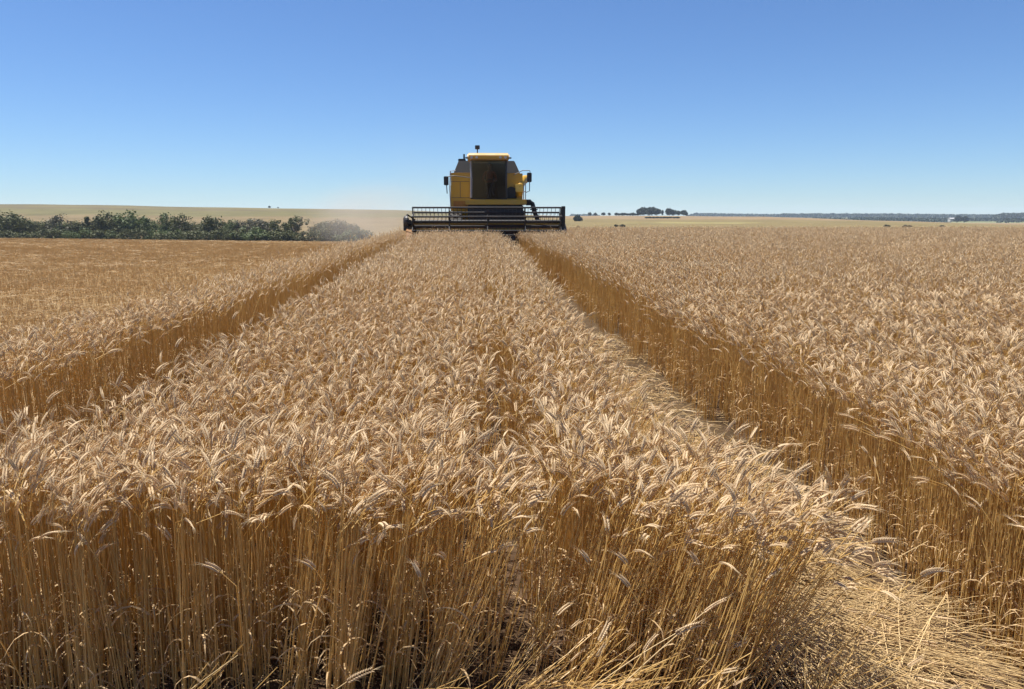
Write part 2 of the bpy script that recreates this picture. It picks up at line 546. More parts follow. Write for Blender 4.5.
def scatter(name, mat_pts, label, cat):
    """one ground-cover object: base points that each carry one small plant tuft; mat_pts = list of (collection, count, P, E, S)"""
    P = np.concatenate([m[2] for m in mat_pts]); E = np.concatenate([m[3] for m in mat_pts]); S = np.concatenate([m[4] for m in mat_pts])
    L = np.concatenate([np.full(len(m[2]), i) for i, m in enumerate(mat_pts)]).astype(np.int32)
    K = np.concatenate([RNG.integers(0, m[1], len(m[2])) for m in mat_pts]).astype(np.int32)
    me = bpy.data.meshes.new(name)
    me.vertices.add(len(P)); me.vertices.foreach_set('co', P.astype(np.float32).ravel())
    a = me.attributes.new('turn', 'FLOAT_VECTOR', 'POINT'); a.data.foreach_set('vector', E.astype(np.float32).ravel())
    a = me.attributes.new('size', 'FLOAT', 'POINT'); a.data.foreach_set('value', S.astype(np.float32))
    a = me.attributes.new('which', 'INT', 'POINT'); a.data.foreach_set('value', K)
    a = me.attributes.new('level', 'INT', 'POINT'); a.data.foreach_set('value', L)
    o = bpy.data.objects.new(name, me); col.objects.link(o)
    ng = bpy.data.node_groups.new(name, 'GeometryNodeTree')
    ng.interface.new_socket('Geometry', in_out='INPUT', socket_type='NodeSocketGeometry')
    ng.interface.new_socket('Geometry', in_out='OUTPUT', socket_type='NodeSocketGeometry')
    N = ng.nodes; K_ = ng.links
    gi = N.new('NodeGroupInput'); go = N.new('NodeGroupOutput')
    join = N.new('GeometryNodeJoinGeometry')
    def named(nm, typ):
        q = N.new('GeometryNodeInputNamedAttribute'); q.data_type = typ; q.inputs['Name'].default_value = nm; return q
    tr = named('turn', 'FLOAT_VECTOR'); sz = named('size', 'FLOAT'); wh = named('which', 'INT'); lv = named('level', 'INT')
    e2r = N.new('FunctionNodeEulerToRotation'); K_.new(tr.outputs['Attribute'], e2r.inputs[0])
    for i, mp in enumerate(mat_pts):
        ci = N.new('GeometryNodeCollectionInfo'); ci.inputs['Collection'].default_value = mp[0]
        ci.inputs['Separate Children'].default_value = True; ci.inputs['Reset Children'].default_value = True
        ip = N.new('GeometryNodeInstanceOnPoints'); ip.inputs['Pick Instance'].default_value = True
        cmp_ = N.new('FunctionNodeCompare'); cmp_.data_type = 'INT'; cmp_.operation = 'EQUAL'
        K_.new(lv.outputs['Attribute'], cmp_.inputs[2]); cmp_.inputs[3].default_value = i
        K_.new(cmp_.outputs[0], ip.inputs['Selection'])
        K_.new(gi.outputs[0], ip.inputs['Points']); K_.new(ci.outputs[0], ip.inputs['Instance'])
        K_.new(wh.outputs['Attribute'], ip.inputs['Instance Index']); K_.new(e2r.outputs[0], ip.inputs['Rotation'])
        K_.new(sz.outputs['Attribute'], ip.inputs['Scale'])
        K_.new(ip.outputs[0], join.inputs[0])
    K_.new(join.outputs[0], go.inputs[0])
    md = o.modifiers.new('plants', 'NODES'); md.node_group = ng
    tag(o, label, cat, kind='stuff')
    return o


def eulers(spin, tilt, tdir):
    """spin about the stalk, then tilt by an angle towards a ground direction"""
    E = np.zeros((len(spin), 3))
    for i in range(len(spin)):
        m = Matrix.Rotation(tilt[i], 3, Vector((-math.sin(tdir[i]), math.cos(tdir[i]), 0))) @ Matrix.Rotation(spin[i], 3, 'Z')
        E[i] = m.to_euler('XYZ')
    return E


def in_view(x, y, m=110, side=1.6):
    d = depth_of(x, y); px = column_of(x, y)
    mm = m + side * FPX / np.maximum(d, 1.0) * 0.5
    return (d > 0.3) & (px > -mm) & (px < 1024 + mm)


# edges of the standing crop (x as a function of y), read off the two sprayer tracks
def edge_l0(y): return np.interp(y, [2, 6, 10, 17, 27, 45], [-4.0, -3.9, -3.75, -3.3, -3.0, -3.0])      # outer side of the left strip
def edge_l1(y): return np.interp(y, [2, 5, 6.5, 8.7, 14, 27], [-3.25, -3.2, -3.1, -2.92, -2.7, -2.6])     # its track side
def edge_c0(y): return np.interp(y, [2, 4, 6, 27], [-2.3, -2.12, -2.06, -2.06])
def edge_c1(y): return np.interp(y, [2.5, 3.5, 4.5, 6, 8, 14, 27], [1.08, 1.00, 0.94, 0.94, 0.98, 0.92, 0.72])
def edge_r0(y): return np.interp(y, [2, 4, 8, 14, 27], [2.30, 2.24, 2.02, 1.83, 1.44])


HEADER_Y = 26.9
ROW = 0.2


def rows(x0, x1, y0, y1, step, jx=0.014, jy=0.5):
    xs = np.arange(x0, x1, ROW) + 0.03
    ys = np.arange(y0, y1, step)
    X, Y = np.meshgrid(xs, ys)
    X = X.ravel() + RNG.normal(0, jx, X.size); Y = Y.ravel() + RNG.uniform(-jy, jy, Y.size) * step
    return X, Y


def crop(keep, x0, x1, bias, sd, tiltf=None):
    out = []
    for colc, cnt, a, b, step, th in ((NEAR, NP, 1.2, 3.5, 0.027, 1), (NEAR, NP, 3.5, 4.6, 0.05, 1), (NEAR, NP, 4.6, 9.0, 0.066, 1), (MID, MP, 9.0, 17.0, 0.085, 1), (FARC, FP, 17.0, 44.0, 0.20, 1)):
        X, Y = rows(x0, x1, a, b, step, jx=0.03 if a < 2 else 0.018 if a < 9 else 0.03)
        k = keep(X, Y) & in_view(X, Y)
        X, Y = X[k], Y[k]
        n = len(X)
        Z = ground_z(X, Y) if n else np.zeros(0)
        # lying patches and small waves across the field
        hs = np.array([mnoise.noise(Vector((x * 0.55, y * 0.35, 1.7))) for x, y in zip(X, Y)])
        S = RNG.normal(1.0, 0.035, n) * (1 + 0.045 * hs) * (1 - 0.05 * sstep(14, 24, Y))
        hd = np.array([mnoise.noise(Vector((x * 0.8, y * 0.8, 9.3))) for x, y in zip(X, Y)])
        spin = RNG.normal(bias, sd, n) + hd * 1.6
        tilt = np.abs(RNG.normal(0, 0.05, n)) + 0.05 * np.clip(hs, 0, 1)
        tdir = RNG.uniform(0, 6.28, n)
        if tiltf is not None:
            tilt, tdir, S, spin = tiltf(X, Y, tilt, tdir, S, spin)
        out.append((colc, cnt, np.stack([X, Y, Z - 0.01], 1), eulers(spin, tilt, tdir), S))
    return out


def front_y(x):
    x = np.asarray(x, float)
    return 2.76 + 0.07 * np.sin(x * 5.1 + 1) + 0.05 * np.sin(x * 13.0) - 0.25 * sstep(0.2, 1.3, x)


def keep_c(X, Y):
    loose = (X > edge_c1(Y)) & (X < edge_c1(Y) + 0.45) & (Y > 3.6) & (Y < 8.0) & (RNG.random(len(X)) < 0.10)
    return loose | (X > edge_c0(Y) + 0.04 * np.sin(Y * 3.1)) & (X < edge_c1(Y) + 0.04 * np.sin(Y * 4.3)) & (Y > front_y(X)) & (Y < HEADER_Y) & ~((np.abs(X - 0.13) < np.where(Y < 6, 0.108, 0.088)) & (RNG.random(len(X)) < 0.95))


def lodge(X, Y, tilt, tdir, S, spin):
    near = sstep(5.5, 2.9, Y)
    t = near * (sstep(0.6, 1.15, X) * 0.48)
    S = S * (1 + 0.06 * (Y < 3.3))
    w = RNG.normal(1.0, 0.22, len(X))
    t = np.clip(t * w, 0, 1.25)
    dirn = np.interp(X, [0.2, 0.8, 1.2], [0.1, -0.25, -0.75]) + RNG.normal(0, 0.25, len(X))
    use = t > tilt
    # the front rank leans a little to the right as well
    fr = (Y < front_y(X) + 0.35) & (X > -0.9)
    t2 = np.where(fr, np.abs(RNG.normal(0.10 + 0.18 * sstep(-0.9, 0.6, X), 0.10, len(X))), 0)
    t = np.maximum(t, t2); use = use | (t2 > tilt)
    strag = X > edge_c1(Y) + 0.05
    t = np.where(strag, RNG.uniform(0.1, 1.3, len(X)), t); use = use | strag
    dirn = np.where(strag, RNG.normal(-0.6, 0.8, len(X)), dirn); S = np.where(strag, S * RNG.uniform(0.45, 0.9, len(X)), S)
    return np.where(use, t, tilt), np.where(use, dirn, tdir), S, np.where(use, dirn + RNG.normal(0, 0.5, len(X)), spin)


scatter('wheat_crop', crop(keep_c, -2.6, 1.75, 0.0, 1.25, lodge),
        'standing ripe bearded wheat between the two wheel tracks in front of the harvester', 'wheat')


def keep_l(X, Y):
    hdr = (Y > HEADER_Y) & (X > -2.75)
    return (X > edge_l0(Y) + 0.10 * np.sin(Y * 2.7)) & (X < edge_l1(Y) + 0.05 * np.sin(Y * 3.7)) & (Y > 2.0) & ~hdr & (Y < 40)


scatter('wheat_crop', crop(keep_l, -4.4, -2.3, 0.2, 1.1),
        'narrow uncut strip of standing wheat along the left wheel track beside the stubble', 'wheat')


def keep_r(X, Y):
    hdr = (Y > HEADER_Y) & (X < 3.3)
    return (X > edge_r0(Y) + 0.03 * np.sin(Y * 3.3)) & (Y > 1.3) & ~hdr & (Y < 40)


def right_lean(X, Y, tilt, tdir, S, spin):
    e = X < edge_r0(Y) + 0.5
    spin = np.where(e, RNG.normal(math.pi + 0.5, 0.6, len(X)), spin)
    return tilt, tdir, S, spin


scatter('wheat_crop', crop(keep_r, 1.3, 40, math.pi + 0.35, 1.15, right_lean),
        'wide field of standing ripe wheat to the right of the wheel track', 'wheat')

# ------------------------------------------------------------------ lodged straw, litter, stubble
def flat_bundle(n, wid, detail=True, mat=None):
    """a handful of long stalks lying nearly flat, along +X"""
    mb = MB()
    for i in range(n):
        L = random.uniform(0.5, 0.85)
        y0 = random.gauss(0, wid); z0 = abs(random.gauss(0, 0.03)); a = random.gauss(0, 0.16); up = random.gauss(0.02, 0.06)
        x0 = random.uniform(-0.3, 0.1)
        m = 6
        pts = []
        for k in range(m + 1):
            t = k / m
            pts.append(Vector((x0 + L * t * math.cos(a), y0 + L * t * math.sin(a) + 0.03 * math.sin(3 * t + i), max(0.004, z0 + up * L * t + 0.05 * math.sin(math.pi * t) * random.uniform(0.3, 1)))))
        mb.tube(pts, [random.choice((0.0020, 0.0026, 0.0031)) * (1 - 0.4 * k / m) for k in range(m + 1)], n=4, caps=False, mi=0)
        if random.random() < 0.16:
            dv = (pts[-1] - pts[-2]).normalized()
            ear(mb, pts[-1], dv, random.uniform(0, 6.28), detail, ln=0.085, curl=0.3)
        if random.random() < 0.5:
            dry_leaf(mb, pts[random.randint(1, m - 1)], random.uniform(0, 6.28), random.uniform(0.08, 0.2), 0.0035)
    return mb.build('lying_straw', [mat or M_STRAW, M_EAR, M_AWN, M_LEAF], link=False)


def litter_bit(n, rad):
    mb = MB()
    for i in range(n):
        a = random.uniform(0, 6.28); L = random.uniform(0.05, 0.26)
        p = Vector((random.gauss(0, rad), random.gauss(0, rad), random.uniform(0.004, 0.035)))
        e = p + Vector((math.cos(a) * L, math.sin(a) * L, random.gauss(0, 0.018)))
        e.z = max(0.003, e.z)
        mb.tube([p, (p + e) / 2 + Vector((0, 0, random.uniform(0, 0.012))), e], 0.0019, n=3, caps=False, mi=0)
        if random.random() < 0.35:
            dry_leaf(mb, p, random.uniform(0, 6.28), random.uniform(0.05, 0.12), 0.004)
    return mb.build('straw_litter', [M_STRAW, M_EAR, M_AWN, M_LEAF], link=False)


def stubble_bit(n, width, h):
    mb = MB()
    for i in range(n):
        oy = random.uniform(-width / 2, width / 2); ox = random.gauss(0, 0.02)
        hh = h * random.uniform(0.6, 1.2); a = random.uniform(0, 6.28); l = abs(random.gauss(0, 0.22))
        mb.tube([(ox, oy, 0), (ox + math.cos(a) * l * hh, oy + math.sin(a) * l * hh, hh)], [0.0026, 0.0022], n=3, caps=True, mi=0)
        if random.random() < 0.3:
            dry_leaf(mb, Vector((ox, oy, hh * 0.5)), random.uniform(0, 6.28), random.uniform(0.06, 0.12), 0.0045)
    return mb.build('stubble_tuft', [M_STUBBLE, M_EAR, M_AWN, M_LEAF], link=False)


FLAT = proto_collection('flat_bundles', [flat_bundle(11, 0.05) for _ in range(10)])
LEAN = proto_collection('leaning_bundles', [flat_bundle(9, 0.05, mat=M_STEM) for _ in range(8)])
LIT = proto_collection('litter_bits', [litter_bit(16, 0.13) for _ in range(10)])
STB = proto_collection('stubble_bits', [stubble_bit(14, 0.26, 0.14) for _ in range(12)])

# pressed-down stalks that fill the near part of the right-hand track
n = 330
y = RNG.uniform(1.7, 6.9, n)
wide = sstep(7.4, 3.0, y)
u = RNG.random(n)
x = edge_c1(y) + 0.08 + u * (0.20 + 0.68 * wide)
h = np.clip(0.36 * (1 - u), 0, 1) * RNG.uniform(0.15, 1.0, n) * (0.55 + 0.45 * sstep(3.0, 4.2, y)) * sstep(7.6, 6.0, y) + RNG.uniform(0, 0.05, n)
clump = np.array([mnoise.noise(Vector((a * 2.3, b * 1.6, 4.4))) for a, b in zip(x, y)])
ang = RNG.normal(-1.12, 0.24, n) + 0.35 * (x - 1.4) + 1.1 * clump
cross = RNG.random(n) < 0.16
ang = np.where(cross, RNG.uniform(-2.6, 0.9, n), ang)
dip = RNG.normal(0.02, 0.25, n) - np.where(cross, 0.12, 0)
E = np.array([(Matrix.Rotation(a, 3, 'Z') @ Matrix.Rotation(b, 3, 'Y')).to_euler('XYZ') for a, b in zip(ang, dip)])
Sx = RNG.uniform(0.55, 1.05, n)
# pale loose stalks leaning out over the track along the right edge of the centre strip
n3 = 64
y3 = RNG.uniform(3.4, 8.2, n3); x3 = edge_c1(y3) + RNG.uniform(-0.02, 0.42, n3) * sstep(9.5, 4.0, y3)
e3 = np.array([(Matrix.Rotation(a, 3, 'Z') @ Matrix.Rotation(b, 3, 'Y') @ Matrix.Rotation(c, 3, 'X')).to_euler('XYZ') for a, b, c in zip(RNG.normal(-0.9, 0.7, n3), -RNG.uniform(0.35, 1.25, n3), RNG.uniform(0, 6.28, n3))])
x = np.concatenate([x, x3]); y = np.concatenate([y, y3]); h = np.concatenate([h, RNG.uniform(0.02, 0.15, n3)]); E = np.concatenate([E, e3]); Sx = np.concatenate([Sx, RNG.uniform(0.4, 0.78, n3)])
# stalks knocked over along the front rank, rising to the right
n2 = 48
x2 = np.concatenate([RNG.uniform(0.0, 1.25, 38), RNG.uniform(-1.3, 0.0, n2 - 38)]); y2 = RNG.uniform(2.15, 2.75, n2)
e2 = np.array([(Matrix.Rotation(a, 3, 'Z') @ Matrix.Rotation(b, 3, 'Y') @ Matrix.Rotation(c, 3, 'X')).to_euler('XYZ') for a, b, c in zip(RNG.normal(-0.05, 0.35, n2), -np.abs(RNG.normal(0.62, 0.25, n2)), RNG.uniform(0, 6.28, n2))])
P2 = np.stack([x2, y2, ground_z(x2, y2) + RNG.uniform(0.0, 0.12, n2)], 1)
lodged = [(FLAT, 10, np.stack([x, y, ground_z(x, y) + h], 1), E, Sx), (LEAN, 8, P2, e2, RNG.uniform(0.5, 0.85, n2))]
scatter('flattened_straw', lodged, 'pale flattened wheat straw lying along the right wheel track in the foreground', 'straw')


def litter_points(n, x0, x1, y0, y1, f=None):
    X = RNG.uniform(x0, x1, n); Y = RNG.uniform(y0, y1, n)
    if f is not None:
        k = f(X, Y); X, Y = X[k], Y[k]
    k = in_view(X, Y); X, Y = X[k], Y[k]
    n = len(X)
    E = np.stack([np.zeros(n), np.zeros(n), RNG.uniform(0, 6.28, n)], 1)
    return np.stack([X, Y, ground_z(X, Y)], 1), E, RNG.uniform(0.7, 1.2, n)


parts_l = []
for args in ((190, 0.95, 2.05, 4.5, 11.0), (40, 0.9, 2.0, 14.0, 27.0), (130, 1.0, 2.3, 1.5, 6.0), (120, -3.2, -2.0, 1.5, 12.0), (50, -2.8, 1.6, 1.4, 3.3), (70, -2.9, -2.0, 2.2, 4.6)):
    P_, E_, S_ = litter_points(*args)
    parts_l.append((LIT, 10, P_, E_, S_))
P_ = np.concatenate([p[2] for p in parts_l]); E_ = np.concatenate([p[3] for p in parts_l]); S_ = np.concatenate([p[4] for p in parts_l])
scatter('straw_litter', [(LIT, 10, P_, E_, S_)], 'broken straw and chaff strewn on the soil in the wheel tracks', 'straw')


# harvested stubble on the left, and the cut swath behind the harvester
X1, Y1 = rows(-40, -3.0, 2.0, 52, 0.17, jx=0.02)
k = (X1 < edge_l0(Y1) - 0.05) & in_view(X1, Y1)
X1, Y1 = X1[k], Y1[k]
X2, Y2 = rows(-2.9, 3.3, HEADER_Y + 0.8, 40, 0.2, jx=0.02)
Xs = np.concatenate([X1, X2]); Ys = np.concatenate([Y1, Y2]); ns = len(Xs)
band = np.array([mnoise.noise(Vector((a * 0.10, b * 0.45, 5.0))) for a, b in zip(Xs, Ys)])
Es = np.stack([np.zeros(ns), np.zeros(ns), RNG.normal(0, 0.15, ns) + np.where(RNG.random(ns) < 0.5, math.pi, 0)], 1)
Ss = RNG.uniform(0.8, 1.15, ns) * (1 + 0.25 * band)
Pl, El, Sl = litter_points(19000, -40, -3.2, 2.0, 50, lambda a, b: (a < edge_l0(b) - 0.1) & (RNG.random(len(a)) < 0.3 + 0.7 * (np.array([mnoise.noise(Vector((p * 0.07, q * 0.55, 8.0))) for p, q in zip(a, b)]) > 0.12)))
Pl[:, 2] += RNG.uniform(0.02, 0.14, len(Pl))
scatter('stubble', [(STB, 12, np.stack([Xs, Ys, ground_z(Xs, Ys)], 1), Es, Ss), (LIT, 10, Pl, El, Sl)],
        'short golden stubble with scattered straw on the harvested field at the left', 'stubble')

# ------------------------------------------------------------------ trees
def tree_meshes(seed, w, h, trunk_h, dens=1.0, kind='round', mat=None, leaf=0.26):
    """trunk with limbs, and a crown of leaf clumps; built at true size, base at z=0"""
    rnd = random.Random(seed)
    tb = MB()
    tb.tube([(0, 0, -0.6), (rnd.uniform(-.1, .1), 0, trunk_h * 0.6), (rnd.uniform(-.2, .2), rnd.uniform(-.2, .2), trunk_h + (h - trunk_h) * 0.55)], [0.028 * h, 0.022 * h, 0.006 * h], n=7)
    cents = []
    n = int(34 * dens)
    for i in range(n):
        for _ in range(20):
            p = Vector((rnd.uniform(-1, 1), rnd.uniform(-1, 1), rnd.uniform(-1, 1)))
            if kind == 'flat': ok = p.x ** 2 + p.y ** 2 + (p.z * 1.0) ** 2 < 1
            elif kind == 'spire': ok = (p.x ** 2 + p.y ** 2) < (0.95 - 0.42 * (p.z + 1)) ** 2
            else: ok = p.length < 1 and p.length > 0.35
            if ok: break
        cz = trunk_h + (h - trunk_h) * 0.5; hz = (h - trunk_h) * 0.5
        c = Vector((p.x * w * 0.5 * 0.86, p.y * w * 0.5 * 0.86, cz + p.z * hz * 0.9))
        c.x *= 1 + 0.25 * rnd.uniform(-1, 1)
        cents.append((c, rnd.uniform(0.13, 0.24) * min(w, h - trunk_h)))
    for c, r in cents[::4]:
        tb.tube([(0, 0, trunk_h * rnd.uniform(0.5, 1.0)), c * 0.55 + Vector((0, 0, c.z * 0.25)), c], [0.012 * h, 0.007 * h, 0.002 * h], n=5)
    cb = MB()
    for c, r in cents:
        for _ in range(int(40)):
            dv = Vector((rnd.gauss(0, 1), rnd.gauss(0, 1), rnd.gauss(0, 1))).normalized()
            p = c + dv * r * rnd.uniform(0.45, 1.1)
            a = Vector((rnd.gauss(0, 1), rnd.gauss(0, 1), rnd.gauss(0, .6) )).normalized()
            b = (dv + Vector((rnd.gauss(0, .5), rnd.gauss(0, .5), rnd.gauss(0, .5)))).cross(a)
            if b.length < 1e-3: continue
            b.normalize()
            s = leaf * rnd.uniform(0.6, 1.25) * (0.7 + 0.05 * h)
            cb.add([p - a * s, p - b * s * 0.55, p + a * s, p + b * s * 0.55], [(0, 1, 2, 3)])
    return tb, cb


class TreeKind:
    def __init__(s, seed, w, h, th, dens=1.0, kind='round', mat=None, leaf=0.26):
        tb, cb = tree_meshes(seed, w, h, th, dens, kind, mat, leaf)
        s.w, s.h = w, h
        s.to = tb.build('trunk', M_BARK, link=False)
        s.co = cb.build('crown', mat or M_FOL, link=False)


def plant_tree(kind, px, d, ytop, label, name='tree', group=None, wscale=1.0, cat='tree', sink=0.0):
    x, y = place(px, d)
    z0 = gz(x, y) - sink
    h = max(1.5, zy(ytop, d) - z0)
    k = h / kind.h
    e = empty(name, (x, y, z0), random.uniform(0, 6.28))
    e.scale = (k * wscale, k * wscale, k)
    for src in (kind.to, kind.co):
        c = src.copy(); col.objects.link(c); c.parent = e
    tag(e, label, cat, group)
    return e


TK = [TreeKind(100 + i, 6.5, 6.5, 1.0, 1.15, mat=M_FOL) for i in range(4)] + [TreeKind(110 + i, 5.5, 7, 1.3, 1.0, mat=M_FOL2) for i in range(2)]
TG = [TreeKind(120 + i, 6.0, 7, 1.6, 0.55, mat=M_FOL3, leaf=0.26) for i in range(2)]
TS = TreeKind(130, 3.2, 9, 0.8, 0.9, kind='spire', mat=M_FOL)
TU = TreeKind(131, 8.0, 7.0, 3.6, 0.8, kind='flat', mat=M_FOL)
TB = [TreeKind(140 + i, 6.5, 4.2, 0.5, 0.8, mat=(M_FOL if i else M_FOL2)) for i in range(3)]

GT = 'trees of the treeline across the left field'
marked = [
    (14, 211.8, TK[0], 1.25, 'tall domed dark tree near the left end of the treeline, above its neighbours', 'tree'),
    (66, 214.3, TG[0], 1.1, 'sparse grey brown tree with thin crown near the left end of the treeline', 'tree'),
    (93, 211.2, TS, 0.9, 'slim pointed dark tree, narrowest and spire shaped, rising from the left treeline', 'tree'),
    (109, 212.6, TK[1], 1.1, 'tall dark tree just right of the slim pointed tree in the treeline', 'tree'),
    (135, 210.8, TK[4], 1.3, 'tallest bright green broad tree in the middle of the left treeline', 'tree'),
    (172, 214.2, TK[5], 1.0, 'tall green tree, left one of two narrow crowns right of the broad tallest tree', 'tree'),
    (185, 215.4, TK[2], 0.9, 'dark tree, right one of two narrow crowns right of the broad tallest tree', 'tree'),
    (215, 215.8, TK[3], 1.2, 'rounded dark domed tree standing above the low middle part of the treeline', 'tree'),
    (263, 217.6, TG[1], 1.5, 'wide thin grey tree seen through dusty air in the right half of the treeline', 'tree'),
    (297, 216.6, TU, 1.25, 'flat topped umbrella shaped tree standing near the dusty end of the treeline', 'tree'),
    (340, 220.5, TK[2], 1.3, 'hazy dark green tree beside the dust cloud, at the right end of the treeline', 'tree'),
]
for px, yt, kd, ws, lab, nm in marked:
    plant_tree(kd, px, 250 + random.uniform(-4, 8), yt, lab, nm, GT, ws)
prof_x = [-60, 0, 25, 38, 48, 56, 75, 88, 98, 122, 128, 145, 152, 160, 195, 205, 224, 245, 275, 285, 306, 310, 320, 332, 345, 355, 362]
prof_y = [217, 217, 217, 220, 220, 218, 221, 219, 219, 218, 216, 216, 218, 220, 220, 222, 219, 220, 219, 223, 223, 227, 222, 221, 221, 223, 226]
for px in np.arange(-60, 362, 8.5):
    if 301 < px < 311: continue
    j = px + random.uniform(-2, 2)
    kd = random.choice(TK if random.random() < 0.85 else TG)
    plant_tree(kd, j, 256 + random.uniform(-4, 12), float(np.interp(j, prof_x, prof_y)) + random.uniform(-0.4, 1.6),
               'dark green tree with dense bushy crown in the even row of the left treeline', 'tree', GT, random.uniform(0.95, 1.35))
for px in np.arange(-64, 356, 9.0):
    if 300 < px < 312: continue
    plant_tree(random.choice(TB), px + random.uniform(-2, 2), 240 + random.uniform(-3, 4), random.uniform(227.5, 231.5),
               'low dark green bush at the foot of the left treeline', 'bush', 'bushes at the foot of the left treeline', random.uniform(1.0, 1.5), cat='bush', sink=1.2)
for px, yt in ((355, 225.5), (361, 228), (367, 230)):
    plant_tree(TB[0], px, 262, yt, 'low green bush fading into the dust past the end of the treeline', 'bush', 'dusty bushes at the end of the treeline', 1.1, cat='bush', sink=0.8)
# the lone trees on the hill behind
FT = [TreeKind(160 + i, 6.5, 6.5, 0.8, 1.3, mat=M_FAR, leaf=0.5) for i in range(4)]
FB = [TreeKind(170 + i, 6.0, 4.0, 0.1, 1.5, mat=M_FAR, leaf=0.42) for i in range(3)]
plant_tree(FT[0], 273.5, 885, 206.0, 'tiny lone dark tree on the bare skyline of the left hill', 'tree', None, 1.0)
plant_tree(FT[1], 282, 885, 207.3, 'smaller low bush beside the lone tree on the left hill skyline', 'bush', None, 1.3, cat='bush')

# right horizon: groves and single bushes
far_list = [
    (577, 520, 215.2, 1.7, 'dark rounded bush on the field edge just right of the harvester header', 'bush'),
    (588.5, 930, 212.4, 1.0, 'small dark tree, leftmost of the low trees on the right horizon', 'tree'),
    (594, 930, 212.8, 1.2, 'small dark tree with rounded top, second from the left on the right horizon', 'tree'),
    (602, 930, 212.4, 1.2, 'dark low tree in the gap left of the long thin hedge on the right horizon', 'tree'),
    (608, 930, 212.9, 1.2, 'dark low tree touching the left end of the long thin hedge on the horizon', 'tree'),
    (660, 930, 210.3, 0.5, 'thin upright tree standing alone between the two horizon groves', 'tree'),
    (937, 330, 225.6, 2.6, 'dark rounded shrub at far right just beyond the edge of the wheat', 'shrub'),
    (882, 330, 226.3, 2.2, 'dark low shrub, right one of a pair beyond the wheat edge at right', 'shrub'),
    (902, 330, 225.7, 3.2, 'broad dark shrub beyond the wheat edge left of the far right shrub', 'shrub'),
    (621, 310, 225.3, 2.0, 'dark small shrub in the olive field right of the harvester, above the wheat edge', 'shrub'),
    (615, 310, 226.2, 1.6, 'low dark shrub touching the left side of the small shrub in the olive field', 'shrub'),
    (577, 310, 226.0, 1.4, 'tiny dark shrub in the olive field nearest to the harvester', 'shrub'),
    (951, 1180, 215.9, 1.1, 'dark rounded tree right of the white shed among the far right woods', 'tree'),
    (958, 1180, 216.4, 1.2, 'dark tree at the end of the short row right of the white shed', 'tree'),
]
for px, d, yt, ws, lab, nm in far_list:
    plant_tree(random.choice(FT if nm == 'tree' else FB), px, d, yt, lab, nm, None, ws * (1 if nm == 'tree' else 0.6), cat=nm, sink=0 if nm == 'tree' else 0.4)
for i, px in enumerate((638.5, 642, 646, 650, 654.5)):
    plant_tree(FT[i % 4], px, 930 + i % 2 * 8, 207.6 + (0.7 if i in (0, 4) else 0), 'tall dark tree inside the dense square grove on the right horizon', 'tree', 'trees of the dense square grove', 1.1)
for i, (px, yt) in enumerate(((667, 208.6), (671, 210), (675.5, 211), (681, 210), (683.5, 212.6))):
    plant_tree(FT[(i + 1) % 4], px, 930 + i % 2 * 6, yt, 'dark tree of the loose uneven grove right of the dense square grove', 'tree', 'trees of the loose uneven grove', 1.1)
for i, px in enumerate(np.arange(615, 638, 2.6)):
    plant_tree(FT[i % 4], px, 925, 213.0 + random.uniform(-.5, .4), 'low dark bush in the long thin hedge left of the dense square grove', 'bush', 'bushes of the horizon hedge', 1.5, cat='bush')
for i, px in enumerate(np.arange(645, 677, 3.4)):
    plant_tree(FT[i % 4], px, 640, 216.6 + (CAM_Z - gz(*place(px, 640)) - 1.3) / 640 * FPX - 0.6 + random.uniform(-.3, .3), 'low brownish bush in the thin hedge crossing the olive field', 'bush', 'bushes of the field hedge', 2.6, cat='bush', sink=0)


def far_wood(px0, px1, d, ytop0, ytop1, label, deep=60, n=5200, seedv=1.0):
    """a wood on the horizon that reads as one mass: many leaf clumps through its volume"""
    mb = MB()
    for i in range(n):
        t = random.random()
        px = px0 + (px1 - px0) * t
        dd = d + random.uniform(0, deep)
        x, y = place(px, dd)
        z0 = zy(np.interp(px, [px0, px1], [ytop0, ytop1]) + 4.2, d)
        top = zy(np.interp(px, [px0, px1], [ytop0, ytop1]) - 0.5 * mnoise.noise(Vector((px * 0.23, seedv, 0))) - 0.3 * mnoise.noise(Vector((px * 0.9, seedv, 4))), d)
        edge = min(1, t * 14, (1 - t) * 14)
        z = z0 + (top - z0) * (random.random() ** 0.6) * (0.4 + 0.6 * edge)
        s = random.uniform(1.6, 3.6) * d / 2500
        a = Vector((random.gauss(0, 1), random.gauss(0, 1), random.gauss(0, .7))).normalized(); b = a.orthogonal()
        b = Matrix.Rotation(random.uniform(0, 6.28), 3, a) @ b
        p = Vector((x, y, z))
        mb.add([p - a * s, p - b * s * .7, p + a * s, p + b * s * .7], [(0, 1, 2, 3)])
    o = mb.build('distant_wood', M_FAR)
    return tag(o, label, 'woodland', kind='stuff')


far_wood(568, 600, 2700, 214.4, 214.6, 'faint blue wood on the horizon immediately right of the harvester', n=900, seedv=2)
far_wood(684, 800, 2700, 213.2, 214.9, 'long low blue wood on the horizon right of the two groves', n=4200, seedv=3)
far_wood(768, 905, 2500, 213.8, 213.9, 'bluish wood along the middle of the right horizon', n=6000, seedv=4)
far_wood(870, 1120, 2400, 214.0, 215.6, 'hazy blue wood along the far right horizon', n=9000, seedv=5)
far_wood(985, 1130, 1900, 213.4, 212.6, 'darker raised wood at the right edge of the horizon', n=6000, seedv=6)
far_wood(830, 1130, 1500, 217.6, 218.6, 'nearer dark wood below the blue woods at the far right', n=9000, seedv=7)
far_wood(800, 945, 1350, 217.6, 219.3, 'dark thin row of woods behind the right end of the olive field', n=2600, seedv=8)
far_wood(990, 1130, 1250, 218.4, 218.2, 'darkest wood at the far right just above the wheat', n=3200, seedv=9)

